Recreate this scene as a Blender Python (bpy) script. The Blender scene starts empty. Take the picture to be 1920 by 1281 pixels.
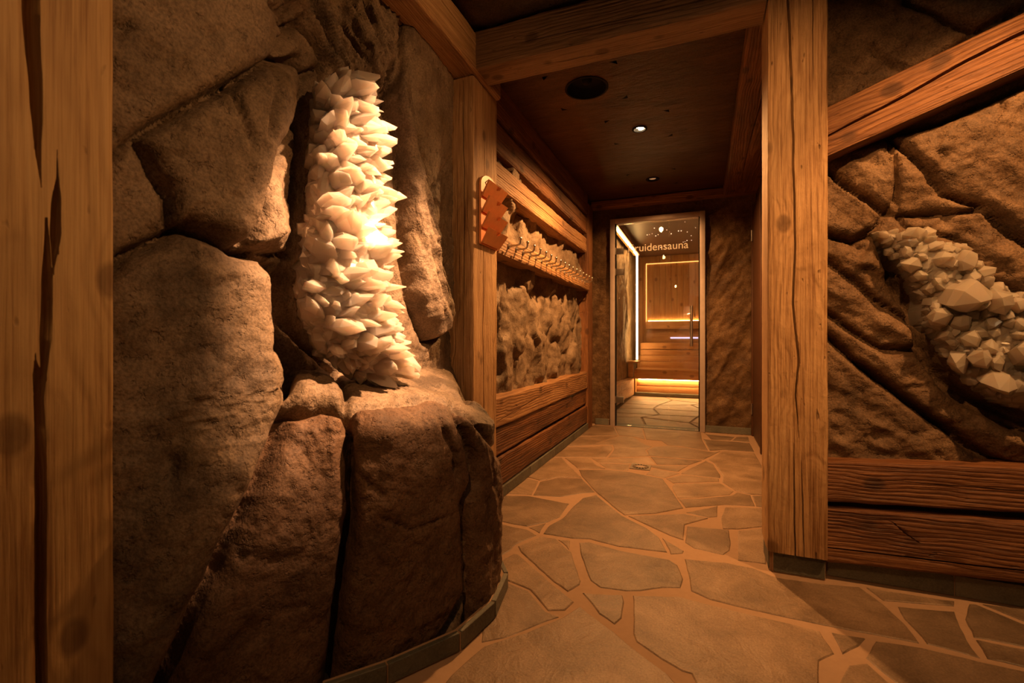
import bpy, bmesh, math, random
import numpy as np
from mathutils import Vector, Matrix

random.seed(7)
rng = np.random.default_rng(11)
scn = bpy.context.scene
COL = scn.collection

# ------------------------------------------------------------------ camera
F_PX, HOR, CAM_H = 870.0, 635.0, 0.90          # focal length (px of 1920), horizon row, eye height
YAW = math.atan2(355.0, F_PX)
cam_d = bpy.data.cameras.new('camera')
cam_d.sensor_width = 36.0
cam_d.lens = 36.0 * F_PX / 1920.0
cam_d.shift_y = -(640.5 - HOR) / 1920.0
cam_d.clip_start = 0.02
cam_d.dof.use_dof = True
cam_d.dof.focus_distance = 2.3
cam_d.dof.aperture_fstop = 4.0
cam = bpy.data.objects.new('camera', cam_d)
COL.objects.link(cam)
cam.location = (0, 0, CAM_H)
cam.rotation_euler = (math.pi / 2, 0, YAW)
scn.camera = cam

# ------------------------------------------------------------------ world, exposure, lights
scn.view_settings.view_transform = 'Standard'
scn.view_settings.look = 'None'
scn.view_settings.gamma = 1.0
scn.view_settings.use_curve_mapping = False
scn.view_settings.exposure = 0.9
scn.cycles.adaptive_threshold = 0.04
scn.cycles.max_bounces = 7
scn.cycles.diffuse_bounces = 4
scn.cycles.glossy_bounces = 3
scn.cycles.transmission_bounces = 5
scn.cycles.caustics_refractive = False
scn.cycles.caustics_reflective = False
world = bpy.data.worlds.new('world')
scn.world = world
world.use_nodes = True
bg = world.node_tree.nodes['Background']
bg.inputs[0].default_value = (1.0, 0.56, 0.26, 1)
bg.inputs[1].default_value = 0.014
WARM = (1.0, 0.45, 0.14)
WARM2 = (1.0, 0.52, 0.24)


def spot(name, loc, target, watts, cone, blend=0.5, size=0.03, col=WARM):
    d = bpy.data.lights.new(name, 'SPOT')
    d.energy = watts
    d.color = col
    d.spot_size = math.radians(cone)
    d.spot_blend = blend
    d.shadow_soft_size = size
    o = bpy.data.objects.new(name, d)
    COL.objects.link(o)
    o.location = loc
    v = Vector(target) - Vector(loc)
    o.rotation_euler = v.to_track_quat('-Z', 'Y').to_euler()
    return o


DL_CORR = (-0.385, 3.22, 2.295)       # corridor downlight
DL_CORR2 = (-0.40, 4.28, 2.295)       # shielded downlight by the door
DL_FRONT = (-0.22, -0.30, 2.395)      # downlight above the photographer
DL_POST = (0.10, 0.25, 2.395)         # downlight washing the portal
DL_CRYS = (-0.05, 1.40, 2.395)        # spot on the left crystals
DL_SIDE = (1.35, 0.90, 2.395)          # key spot across the room on the left wall
DL_SAUNA = (-0.28, 6.10, 2.395)        # sauna ceiling light
DL_RIGHT = (1.15, 1.30, 2.395)        # spot on the right crystals
spot('corridor_light', (DL_CORR[0], DL_CORR[1], 2.27), (-0.38, 3.15, 0), 130, 150, 0.6, 0.03)
spot('corridor_light_far', (DL_CORR2[0], DL_CORR2[1], 2.27), (-0.40, 4.1, 0), 24, 160, 0.5, 0.03)
spot('front_light', (DL_FRONT[0], DL_FRONT[1], 2.36), (0.0, 1.05, 0.0), 32, 58, 0.9, 0.04)
spot('portal_light', (DL_POST[0], DL_POST[1], 2.36), (0.30, 2.0, 1.40), 62, 50, 0.9, 0.04)
spot('left_crystal_light', (DL_CRYS[0], DL_CRYS[1], 2.36), (-1.0, 1.29, 1.15), 430, 38, 0.6, 0.03, WARM2)
spot('side_light', (DL_SIDE[0], DL_SIDE[1], 2.36), (-1.10, 1.12, 1.68), 58, 60, 0.8, 0.04, (1.0, 0.47, 0.16))
spot('sauna_light', (DL_SAUNA[0], DL_SAUNA[1], 2.36), (-0.5, 6.4, 0.0), 24, 150, 0.7, 0.03)
spot('right_crystal_light', (DL_RIGHT[0], DL_RIGHT[1], 2.36), (0.85, 2.08, 1.15), 85, 66, 0.8, 0.03, WARM)

# ------------------------------------------------------------------ photo geometry helpers
FW = np.array([-math.sin(YAW), math.cos(YAW), 0.0])
RT = np.array([math.cos(YAW), math.sin(YAW), 0.0])
UP = np.array([0, 0, 1.0])
CAMP = np.array([0, 0, CAM_H])


def on(x, y, ax, v):
    """Real-world point that photo pixel (x, y) shows on the plane axis=v."""
    r = FW + RT * (x - 960) / F_PX + UP * (HOR - y) / F_PX
    return CAMP + r * ((v - CAMP[ax]) / r[ax])


def project(P):
    d = P - CAMP
    z = np.maximum(d @ FW, 0.05)
    return 960 + F_PX * (d @ RT) / z, HOR - F_PX * d[..., 2] / z, z


# ------------------------------------------------------------------ noise
_perm = rng.random(4096)


def _h(i, j, k):
    n = (i * 73856093) ^ (j * 19349663) ^ (k * 83492791)
    return _perm[(n ^ (n >> 7)) & 4095]


def vnoise(p):
    p = np.asarray(p, float)
    i = np.floor(p).astype(np.int64)
    f = p - i
    f = f * f * f * (f * (f * 6 - 15) + 10)
    r = 0
    for a in (0, 1):
        wa = f[..., 0] if a else 1 - f[..., 0]
        for b in (0, 1):
            wb = f[..., 1] if b else 1 - f[..., 1]
            for c in (0, 1):
                wc = f[..., 2] if c else 1 - f[..., 2]
                r = r + wa * wb * wc * _h(i[..., 0] + a, i[..., 1] + b, i[..., 2] + c)
    return r * 2 - 1


def fbm(p, octv=4, gain=0.5):
    p = np.asarray(p, float)
    s, a, t = 0, 1.0, 0
    for o in range(octv):
        s = s + a * vnoise(p * (2.03 ** o) + 17.3 * o)
        t += a
        a *= gain
    return s / t


def ridged(p, octv=4):
    p = np.asarray(p, float)
    s, a, t = 0, 1.0, 0
    for o in range(octv):
        s = s + a * (1 - 2 * np.abs(vnoise(p * (2.1 ** o) + 31.7 * o)))
        t += a
        a *= 0.5
    return s / t


def cells(p, jit=0.85):
    """Blocky cell noise: random height per cell and distance to the cell border."""
    p = np.asarray(p, float)
    base = np.floor(p).astype(np.int64)
    f1 = np.full(p.shape[:-1], 1e9)
    f2 = np.full(p.shape[:-1], 1e9)
    h1 = np.zeros(p.shape[:-1])
    for a in (-1, 0, 1):
        for b in (-1, 0, 1):
            for c in (-1, 0, 1):
                i, j, k = base[..., 0] + a, base[..., 1] + b, base[..., 2] + c
                q = np.stack([i + 0.5 + jit * (_h(i, j, k) - .5), j + 0.5 + jit * (_h(i + 57, j, k) - .5), k + 0.5 + jit * (_h(i, j + 91, k) - .5)], -1)
                dv = p - q
                d = np.sqrt((dv ** 2).sum(-1))
                tilt = (dv[..., 0] * (_h(i, j, k + 33) - .5) + dv[..., 1] * (_h(i + 11, j, k + 5) - .5)) * 2.2
                hh = _h(i + 7, j + 3, k) * 2 - 1 + tilt
                near = d < f1
                f2 = np.where(near, f1, np.minimum(f2, d))
                h1 = np.where(near, hh, h1)
                f1 = np.where(near, d, f1)
    return h1, f2 - f1


def smooth(t):
    t = np.clip(t, 0, 1)
    return t * t * (3 - 2 * t)


# ------------------------------------------------------------------ object helpers
def mesh_obj(name, verts, faces, mat, parent=None, smooth_angle=None, flat=False):
    me = bpy.data.meshes.new(name)
    me.from_pydata([tuple(map(float, v)) for v in verts], [], [tuple(map(int, f)) for f in faces])
    me.update()
    if not flat:
        me.polygons.foreach_set('use_smooth', [True] * len(me.polygons))
        if smooth_angle:
            me.set_sharp_from_angle(angle=math.radians(smooth_angle))
    me.materials.append(mat)
    o = bpy.data.objects.new(name, me)
    COL.objects.link(o)
    if parent:
        o.parent = parent
    return o


def bm_obj(name, bm, mat, parent=None, smooth_angle=None):
    bmesh.ops.recalc_face_normals(bm, faces=bm.faces)
    me = bpy.data.meshes.new(name)
    bm.to_mesh(me)
    bm.free()
    if smooth_angle:
        me.polygons.foreach_set('use_smooth', [True] * len(me.polygons))
        me.set_sharp_from_angle(angle=math.radians(smooth_angle))
    me.materials.append(mat)
    o = bpy.data.objects.new(name, me)
    COL.objects.link(o)
    if parent:
        o.parent = parent
    return o


def empty(name, loc=(0, 0, 0)):
    o = bpy.data.objects.new(name, None)
    o.empty_display_size = 0.05
    COL.objects.link(o)
    o.location = loc
    return o


def tag(o, label=None, cat=None, group=None, kind=None):
    if label:
        o['label'] = label
    if cat:
        o['category'] = cat
    if group:
        o['group'] = group
    if kind:
        o['kind'] = kind
    return o


def add_box(bm, lo, hi, bev=0.0):
    r = bmesh.ops.create_cube(bm, size=1.0)
    c = [(a + b) / 2 for a, b in zip(lo, hi)]
    s = [b - a for a, b in zip(lo, hi)]
    for v in r['verts']:
        v.co = Vector((v.co.x * s[0] + c[0], v.co.y * s[1] + c[1], v.co.z * s[2] + c[2]))
    if bev > 0:
        es = {e for v in r['verts'] for e in v.link_edges}
        bmesh.ops.bevel(bm, geom=list(es), offset=bev, segments=2, affect='EDGES', profile=0.6)


def box(name, lo, hi, mat, parent=None, bev=0.0):
    """Box in world coordinates (parents used here sit at the origin unless given)."""
    bm = bmesh.new()
    off = Vector(parent.location) if parent else Vector((0, 0, 0))
    lo = [a - b for a, b in zip(lo, off)]
    hi = [a - b for a, b in zip(hi, off)]
    add_box(bm, lo, hi, bev)
    return bm_obj(name, bm, mat, parent, 40 if bev else None)


def tube(bm, pts, r, seg=10, caps=True):
    pts = [Vector(p) for p in pts]
    rings = []
    for i, p in enumerate(pts):
        a = pts[max(i - 1, 0)]
        b = pts[min(i + 1, len(pts) - 1)]
        t = (b - a).normalized()
        ref = Vector((0, 0, 1)) if abs(t.z) < 0.9 else Vector((0, 1, 0))
        u = t.cross(ref).normalized()
        w = t.cross(u)
        rr = r[i] if isinstance(r, (list, tuple)) else r
        rings.append([bm.verts.new(p + (u * math.cos(2 * math.pi * k / seg) + w * math.sin(2 * math.pi * k / seg)) * rr) for k in range(seg)])
    for a, b in zip(rings, rings[1:]):
        for k in range(seg):
            bm.faces.new((a[k], a[(k + 1) % seg], b[(k + 1) % seg], b[k]))
    if caps:
        bm.faces.new(rings[0][::-1])
        bm.faces.new(rings[-1])


# ------------------------------------------------------------------ materials
def new_mat(name):
    m = bpy.data.materials.new(name)
    m.use_nodes = True
    nt = m.node_tree
    return m, nt, nt.nodes, nt.links, nt.nodes['Principled BSDF']


def ramp(nodes, stops):
    n = nodes.new('ShaderNodeValToRGB')
    els = n.color_ramp.elements
    while len(els) < len(stops):
        els.new(0.5)
    for e, (p, c) in zip(els, stops):
        e.position = p
        e.color = (*c, 1) if len(c) == 3 else c
    return n


def math_n(nt, op, a, b=None, c=None):
    n = nt.nodes.new('ShaderNodeMath')
    n.operation = op
    for i, v in enumerate((a, b, c)):
        if v is None:
            continue
        if isinstance(v, (int, float)):
            n.inputs[i].default_value = v
        else:
            nt.links.new(v, n.inputs[i])
    return n.outputs[0]


def mixc(nt, fac, a, b, mode='MIX'):
    n = nt.nodes.new('ShaderNodeMix')
    n.data_type = 'RGBA'
    n.blend_type = mode
    for sock, v in ((n.inputs[0], fac), (n.inputs[6], a), (n.inputs[7], b)):
        if isinstance(v, (int, float)):
            sock.default_value = v
        elif isinstance(v, tuple):
            sock.default_value = (*v, 1)
        else:
            nt.links.new(v, sock)
    return n.outputs[2]


def noise_n(nt, vec, scale, detail=4, rough=0.55, dist=0.0):
    n = nt.nodes.new('ShaderNodeTexNoise')
    n.inputs['Scale'].default_value = scale
    n.inputs['Detail'].default_value = detail
    n.inputs['Roughness'].default_value = rough
    n.inputs['Distortion'].default_value = dist
    nt.links.new(vec, n.inputs['Vector'])
    return n.outputs['Fac']


def mapping(nt, vec, scale=(1, 1, 1), loc=None, rot=(0, 0, 0)):
    n = nt.nodes.new('ShaderNodeMapping')
    n.inputs['Scale'].default_value = scale
    n.inputs['Rotation'].default_value = rot
    nt.links.new(vec, n.inputs['Vector'])
    if loc is not None:
        nt.links.new(loc, n.inputs['Location'])
    return n.outputs[0]


def bump_n(nt, height, strength, dist, normal=None):
    n = nt.nodes.new('ShaderNodeBump')
    n.inputs['Strength'].default_value = strength
    n.inputs['Distance'].default_value = dist
    nt.links.new(height, n.inputs['Height'])
    if normal is not None:
        nt.links.new(normal, n.inputs['Normal'])
    return n.outputs[0]


def wood_mat(name, light, mid, dark, ring=70.0, rough=0.62, relief=0.6, stain=0.5, pith=(0.06, 0.35)):
    """Solid timber: growth rings about an off-centre pith, knots, stains; grain along local X."""
    m, nt, N, L, bs = new_mat(name)
    tc = N.new('ShaderNodeTexCoord').outputs['Object']
    oi = N.new('ShaderNodeObjectInfo').outputs['Random']
    cmb = N.new('ShaderNodeCombineXYZ')
    L.new(math_n(nt, 'MULTIPLY', oi, 31.0), cmb.inputs[0])
    L.new(math_n(nt, 'MULTIPLY', oi, 7.0), cmb.inputs[1])
    L.new(math_n(nt, 'MULTIPLY', oi, 13.0), cmb.inputs[2])
    nv = mapping(nt, tc, (1, 1, 1), cmb.outputs[0])
    # knots
    kv = N.new('ShaderNodeTexVoronoi')
    kv.feature = 'F1'
    kv.inputs['Scale'].default_value = 1.0
    L.new(mapping(nt, nv, (4.6, 6.5, 6.5)), kv.inputs['Vector'])
    kd = kv.outputs['Distance']
    knot = ramp(N, [(0.0, (1, 1, 1)), (0.13, (0.8, 0.8, 0.8)), (0.19, (0, 0, 0))])
    L.new(kd, knot.inputs[0])
    kpush = ramp(N, [(0.0, (1, 1, 1)), (0.45, (0, 0, 0))])
    L.new(kd, kpush.inputs[0])
    # rings
    sep = N.new('ShaderNodeSeparateXYZ')
    L.new(tc, sep.inputs[0])
    wob = noise_n(nt, mapping(nt, nv, (1.2, 4, 4)), 1.0, 3)
    wob2 = noise_n(nt, mapping(nt, nv, (3.0, 14, 14)), 1.0, 2)
    yy = math_n(nt, 'ADD', sep.outputs[1], math_n(nt, 'MULTIPLY_ADD', oi, 0.10, -0.05 + pith[0]))
    zz = math_n(nt, 'ADD', sep.outputs[2], math_n(nt, 'MULTIPLY_ADD', sep.outputs[0], 0.03, pith[1] * 0.2))
    rad = math_n(nt, 'SQRT', math_n(nt, 'ADD', math_n(nt, 'MULTIPLY', yy, yy), math_n(nt, 'MULTIPLY', zz, zz)))
    rad = math_n(nt, 'ADD', rad, math_n(nt, 'MULTIPLY', wob, 0.045))
    rad = math_n(nt, 'ADD', rad, math_n(nt, 'MULTIPLY', wob2, 0.012))
    rad = math_n(nt, 'ADD', rad, math_n(nt, 'MULTIPLY', kpush.outputs[0], 0.013))
    sn = math_n(nt, 'SINE', math_n(nt, 'MULTIPLY', rad, ring * 6.283))
    ringv = math_n(nt, 'MULTIPLY_ADD', sn, 0.5, 0.5)
    ringp = math_n(nt, 'POWER', ringv, 2.2)
    fine = noise_n(nt, mapping(nt, nv, (3.0, 150, 150)), 1.0, 4, 0.7)
    chat = noise_n(nt, mapping(nt, nv, (22, 34, 34)), 1.0, 3, 0.6, 0.5)
    broad = noise_n(nt, mapping(nt, nv, (1.3, 7, 7)), 1.0, 4, 0.6)
    c = ramp(N, [(0.37, dark), (0.49, mid), (0.61, light)])
    f = math_n(nt, 'ADD', math_n(nt, 'MULTIPLY', fine, 0.56), math_n(nt, 'MULTIPLY', broad, 0.44))
    L.new(f, c.inputs[0])
    col = mixc(nt, math_n(nt, 'MULTIPLY', ringp, 0.24), c.outputs[0], dark)
    stn = ramp(N, [(0.45, (0, 0, 0)), (0.72, (1, 1, 1))])
    L.new(noise_n(nt, mapping(nt, nv, (2.2, 5, 5)), 1.3, 5, 0.65), stn.inputs[0])
    col = mixc(nt, math_n(nt, 'MULTIPLY', stn.outputs[0], stain), col, tuple(x * 0.55 for x in mid))
    spk = ramp(N, [(0.70, (0, 0, 0)), (0.76, (1, 1, 1))])
    L.new(noise_n(nt, mapping(nt, nv, (14, 40, 40)), 1.0, 2, 0.5), spk.inputs[0])
    col = mixc(nt, math_n(nt, 'MULTIPLY', spk.outputs[0], 0.55), col, tuple(x * 0.5 for x in dark))
    col = mixc(nt, math_n(nt, 'MULTIPLY', knot.outputs[0], 0.8), col, tuple(x * 0.55 for x in dark))
    L.new(col, bs.inputs['Base Color'])
    bs.inputs['Roughness'].default_value = rough
    bs.inputs['Specular IOR Level'].default_value = 0.35
    hgt = math_n(nt, 'SUBTRACT', math_n(nt, 'MULTIPLY', fine, 0.9), math_n(nt, 'MULTIPLY', ringp, 0.32))
    hgt = math_n(nt, 'MULTIPLY_ADD', chat, 0.55, hgt)
    hgt = math_n(nt, 'SUBTRACT', hgt, math_n(nt, 'MULTIPLY', spk.outputs[0], 0.9))
    hew = noise_n(nt, mapping(nt, nv, (9, 16, 16)), 1.0, 3, 0.5)
    L.new(bump_n(nt, math_n(nt, 'MULTIPLY_ADD', hew, 0.9, hgt), min(1, relief), 0.0065), bs.inputs['Normal'])
    return m


def rock_mat(name, c0, c1, c2, tint, rough=0.72, grain=1.0, spec=0.35, streak=None):
    m, nt, N, L, bs = new_mat(name)
    tc = N.new('ShaderNodeTexCoord').outputs['Object']
    v = tc
    if streak:
        v = mapping(nt, tc, streak[0], None, streak[1])
    a = noise_n(nt, v, 2.3, 6, 0.62, 0.3)
    b = noise_n(nt, v, 9.0, 6, 0.65, 0.2)
    cr = ramp(N, [(0.36, c0), (0.50, c1), (0.64, c2)])
    L.new(math_n(nt, 'ADD', math_n(nt, 'MULTIPLY', a, 0.55), math_n(nt, 'MULTIPLY', b, 0.45)), cr.inputs[0])
    tr = ramp(N, [(0.50, (0, 0, 0)), (0.68, (1, 1, 1))])
    L.new(noise_n(nt, tc, 3.7, 5, 0.6, 0.5), tr.inputs[0])
    col = mixc(nt, math_n(nt, 'MULTIPLY', tr.outputs[0], 0.45), cr.outputs[0], tint)
    gr = noise_n(nt, tc, 150.0, 2, 0.7)
    gm = ramp(N, [(0.35, (0.62, 0.62, 0.62)), (0.62, (1.12, 1.12, 1.12))])
    L.new(gr, gm.inputs[0])
    col = mixc(nt, 1.0, col, gm.outputs[0], 'MULTIPLY')
    L.new(col, bs.inputs['Base Color'])
    bs.inputs['Roughness'].default_value = rough
    bs.inputs['Specular IOR Level'].default_value = spec
    med = noise_n(nt, v, 30.0, 4, 0.70, 0.15)
    h2 = noise_n(nt, v, 7.0, 3, 0.6, 0.6)
    pitn = ramp(N, [(0.0, (0, 0, 0)), (0.36, (0, 0, 0)), (0.42, (1, 1, 1))])
    L.new(med, pitn.inputs[0])
    hs = math_n(nt, 'MULTIPLY_ADD', gr, 0.10, math_n(nt, 'MULTIPLY_ADD', med, 0.35, math_n(nt, 'MULTIPLY', h2, 1.1)))
    hs = math_n(nt, 'MULTIPLY_ADD', pitn.outputs[0], 0.16, hs)
    L.new(bump_n(nt, hs, min(1.0, 0.8 * grain), 0.020), bs.inputs['Normal'])
    return m


def plain_mat(name, col, rough=0.5, metal=0.0, spec=0.5, nscale=None, namp=0.2, bump=0.0):
    m, nt, N, L, bs = new_mat(name)
    bs.inputs['Roughness'].default_value = rough
    bs.inputs['Metallic'].default_value = metal
    bs.inputs['Specular IOR Level'].default_value = spec
    tc = N.new('ShaderNodeTexCoord').outputs['Object']
    n = noise_n(nt, tc, nscale or 12.0, 4, 0.6)
    c = mixc(nt, n, tuple(x * (1 - namp) for x in col), tuple(min(1, x * (1 + namp)) for x in col))
    L.new(c, bs.inputs['Base Color'])
    if bump:
        L.new(bump_n(nt, n, bump, 0.004), bs.inputs['Normal'])
    return m


def emit_mat(name, col, strength):
    m, nt, N, L, bs = new_mat(name)
    bs.inputs['Base Color'].default_value = (*col, 1)
    bs.inputs['Emission Color'].default_value = (*col, 1)
    bs.inputs['Emission Strength'].default_value = strength
    return m


def stone_mat(name, c0, c1, c2, rough=0.5):
    m, nt, N, L, bs = new_mat(name)
    tc = N.new('ShaderNodeTexCoord').outputs['Object']
    oi = N.new('ShaderNodeObjectInfo').outputs['Random']
    cmb = N.new('ShaderNodeCombineXYZ')
    L.new(math_n(nt, 'MULTIPLY', oi, 23.0), cmb.inputs[0])
    L.new(math_n(nt, 'MULTIPLY', oi, 11.0), cmb.inputs[1])
    v = mapping(nt, tc, (1, 1, 1), cmb.outputs[0])
    a = noise_n(nt, v, 5.0, 6, 0.65, 0.6)
    g = noise_n(nt, v, 160.0, 3, 0.7)
    cr = ramp(N, [(0.36, c0), (0.50, c1), (0.64, c2)])
    L.new(math_n(nt, 'ADD', math_n(nt, 'MULTIPLY', a, 0.60), math_n(nt, 'MULTIPLY', g, 0.40)), cr.inputs[0])
    br = math_n(nt, 'MULTIPLY_ADD', oi, 0.40, 0.78)
    cm = N.new('ShaderNodeCombineColor')
    for i in range(3):
        L.new(br, cm.inputs[i])
    col = mixc(nt, 1.0, cr.outputs[0], cm.outputs[0], 'MULTIPLY')
    L.new(col, bs.inputs['Base Color'])
    bs.inputs['Roughness'].default_value = rough
    bs.inputs['Specular IOR Level'].default_value = 0.4
    slab = noise_n(nt, mapping(nt, v, (1, 1, 1)), 13.0, 5, 0.6, 1.2)
    L.new(bump_n(nt, math_n(nt, 'MULTIPLY_ADD', g, 0.25, slab), 0.6, 0.008), bs.inputs['Normal'])
    return m


M = {}
M['wood_post'] = wood_mat('weathered_spruce', (0.64, 0.42, 0.22), (0.50, 0.30, 0.14), (0.22, 0.105, 0.04), 105, 0.62, 1.0, 0.22)
M['wood_left'] = wood_mat('sawn_spruce', (0.52, 0.34, 0.15), (0.44, 0.27, 0.11), (0.22, 0.105, 0.035), 85, 0.6, 0.3, 0.12)
M['wood_beam'] = wood_mat('old_beam', (0.47, 0.27, 0.12), (0.33, 0.17, 0.07), (0.15, 0.065, 0.024), 60, 0.62, 0.8, 0.35)
M['wood_grey'] = wood_mat('grey_lintel', (0.36, 0.225, 0.12), (0.25, 0.15, 0.075), (0.12, 0.065, 0.03), 80, 0.65, 0.9, 0.35)
M['wood_dark'] = wood_mat('dark_stained_beam', (0.28, 0.120, 0.041), (0.155, 0.058, 0.019), (0.045, 0.015, 0.006), 75, 0.55, 0.9, 0.6)
M['wood_brown'] = wood_mat('brown_beam', (0.31, 0.145, 0.055), (0.20, 0.082, 0.030), (0.075, 0.028, 0.010), 60, 0.6, 0.9, 0.5)
M['rock_left'] = rock_mat('rock_left', (0.070, 0.046, 0.029), (0.185, 0.128, 0.084), (0.28, 0.20, 0.135), (0.15, 0.095, 0.042))
M['rock_ped'] = rock_mat('rock_pedestal', (0.065, 0.034, 0.018), (0.125, 0.070, 0.040), (0.19, 0.115, 0.07), (0.125, 0.060, 0.025))
M['rock_right'] = rock_mat('rock_right', (0.060, 0.035, 0.018), (0.140, 0.082, 0.044), (0.23, 0.145, 0.083), (0.105, 0.055, 0.020))
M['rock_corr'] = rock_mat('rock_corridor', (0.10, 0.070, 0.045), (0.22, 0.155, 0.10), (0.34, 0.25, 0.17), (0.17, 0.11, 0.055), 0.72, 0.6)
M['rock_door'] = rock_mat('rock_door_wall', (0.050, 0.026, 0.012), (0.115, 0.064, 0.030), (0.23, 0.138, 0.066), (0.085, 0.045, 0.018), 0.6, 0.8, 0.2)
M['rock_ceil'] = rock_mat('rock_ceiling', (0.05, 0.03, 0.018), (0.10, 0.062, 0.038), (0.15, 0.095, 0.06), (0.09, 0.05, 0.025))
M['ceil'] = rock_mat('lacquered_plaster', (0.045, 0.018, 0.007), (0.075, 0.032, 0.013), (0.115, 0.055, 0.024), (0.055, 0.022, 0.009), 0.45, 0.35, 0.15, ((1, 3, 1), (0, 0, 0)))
M['stone'] = stone_mat('flagstone', (0.125, 0.080, 0.046), (0.220, 0.145, 0.088), (0.33, 0.225, 0.145), 0.5)
M['stone_dark'] = stone_mat('flagstone_dark', (0.090, 0.060, 0.036), (0.165, 0.112, 0.070), (0.26, 0.18, 0.118), 0.48)
M['grout'] = plain_mat('grout', (0.34, 0.222, 0.142), 0.85, 0, 0.2, 40, 0.15, 0.2)
M['plinth'] = stone_mat('plinth_slate', (0.07, 0.07, 0.055), (0.12, 0.115, 0.09), (0.17, 0.16, 0.125), 0.55)
M['black'] = plain_mat('black_plastic', (0.006, 0.005, 0.004), 0.8, 0, 0.2)
M['steel'] = plain_mat('brushed_steel', (0.62, 0.60, 0.57), 0.28, 1.0)
M['alu'] = plain_mat('anodised_frame', (0.46, 0.38, 0.34), 0.45, 0.35)
M['holder'] = plain_mat('varnished_red_wood', (0.74, 0.30, 0.10), 0.38, 0, 0.5, 30, 0.18)
M['ink'] = plain_mat('burned_line', (0.05, 0.02, 0.01), 0.7)
M['etch'] = None
M['sauna_wood'] = wood_mat('sauna_board', (0.50, 0.27, 0.11), (0.42, 0.21, 0.08), (0.30, 0.13, 0.045), 30, 0.5, 0.15, 0.1)
M['door_brown'] = plain_mat('dark_brown_door', (0.085, 0.035, 0.016), 0.45, 0, 0.4, 9, 0.25)
M['led'] = emit_mat('led_strip', (1.0, 0.58, 0.20), 26.0)
M['led_soft'] = emit_mat('led_strip_soft', (1.0, 0.48, 0.13), 1.3)
M['blue_led_glint'] = emit_mat('blue_led_glint', (0.62, 0.60, 1.0), 0.8)  # emission imitating a reflected LED glint, not a lamp
M['lamp'] = emit_mat('lamp_lens', (1.0, 0.72, 0.40), 60.0)
M['lamp_dim'] = emit_mat('lamp_lens_dim', (1.0, 0.66, 0.32), 0.12)
M['star'] = emit_mat('star_light', (1.0, 0.75, 0.5), 1.0)
M['bulb'] = emit_mat('crystal_bulb', (1.0, 0.66, 0.32), 300.0)


def crystal_mat(name, col, trans, clear, sss=0.0):
    m, nt, N, L, bs = new_mat(name)
    out = N['Material Output']
    tc = N.new('ShaderNodeTexCoord').outputs['Object']
    n = noise_n(nt, tc, 60.0, 3, 0.6, 0.5)
    c = mixc(nt, n, tuple(x * 0.82 for x in col), col)
    L.new(c, bs.inputs['Base Color'])
    bs.inputs['Roughness'].default_value = 0.14
    bs.inputs['IOR'].default_value = 1.54
    bs.inputs['Transmission Weight'].default_value = clear
    bs.inputs['Specular IOR Level'].default_value = 0.6
    bs.inputs['Subsurface Weight'].default_value = sss
    bs.inputs['Subsurface Radius'].default_value = (1.0, 0.75, 0.55)
    bs.inputs['Subsurface Scale'].default_value = 0.05
    tl = N.new('ShaderNodeBsdfTranslucent')
    L.new(c, tl.inputs[0])
    mx = N.new('ShaderNodeMixShader')
    mx.inputs[0].default_value = trans
    L.new(bs.outputs[0], mx.inputs[1])
    L.new(tl.outputs[0], mx.inputs[2])
    L.new(mx.outputs[0], out.inputs[0])
    return m


M['etch'] = crystal_mat('frosted_letter', (0.95, 0.92, 0.86), 0.35, 0.0)
M['quartz'] = crystal_mat('milky_quartz', (0.97, 0.87, 0.79), 0.36, 0.35, 0.6)
M['quartz_r'] = crystal_mat('clear_quartz', (0.93, 0.81, 0.68), 0.20, 0.55, 0.4)


def glass_mat(name):
    m, nt, N, L, bs = new_mat(name)
    out = N['Material Output']
    N.remove(bs)
    tr = N.new('ShaderNodeBsdfTransparent')
    tr.inputs[0].default_value = (0.93, 0.90, 0.86, 1)
    gl = N.new('ShaderNodeBsdfGlossy')
    gl.inputs['Roughness'].default_value = 0.01
    fr = N.new('ShaderNodeFresnel')
    fr.inputs[0].default_value = 1.5
    mx = N.new('ShaderNodeMixShader')
    L.new(fr.outputs[0], mx.inputs[0])
    L.new(tr.outputs[0], mx.inputs[1])
    L.new(gl.outputs[0], mx.inputs[2])
    L.new(mx.outputs[0], out.inputs[0])
    return m


M['glass'] = glass_mat('door_glass')


# ------------------------------------------------------------------ rock surfaces
def pts_in_poly(px, py, poly):
    ins = np.zeros(px.shape, bool)
    n = len(poly)
    for i in range(n):
        x0, y0 = poly[i]
        x1, y1 = poly[(i + 1) % n]
        c = (y0 > py) != (y1 > py)
        with np.errstate(divide='ignore', invalid='ignore'):
            xi = (x1 - x0) * (py - y0) / ((y1 - y0) if y1 != y0 else 1e-9) + x0
        ins ^= c & (px < xi)
    return ins


def seg_dist(px, py, pts, closed=False):
    d = np.full(px.shape, 1e9)
    n = len(pts)
    for i in range(n if closed else n - 1):
        x0, y0 = pts[i]
        x1, y1 = pts[(i + 1) % n]
        vx, vy = x1 - x0, y1 - y0
        t = np.clip(((px - x0) * vx + (py - y0) * vy) / (vx * vx + vy * vy + 1e-9), 0, 1)
        d = np.minimum(d, np.hypot(px - x0 - t * vx, py - y0 - t * vy))
    return d


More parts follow.
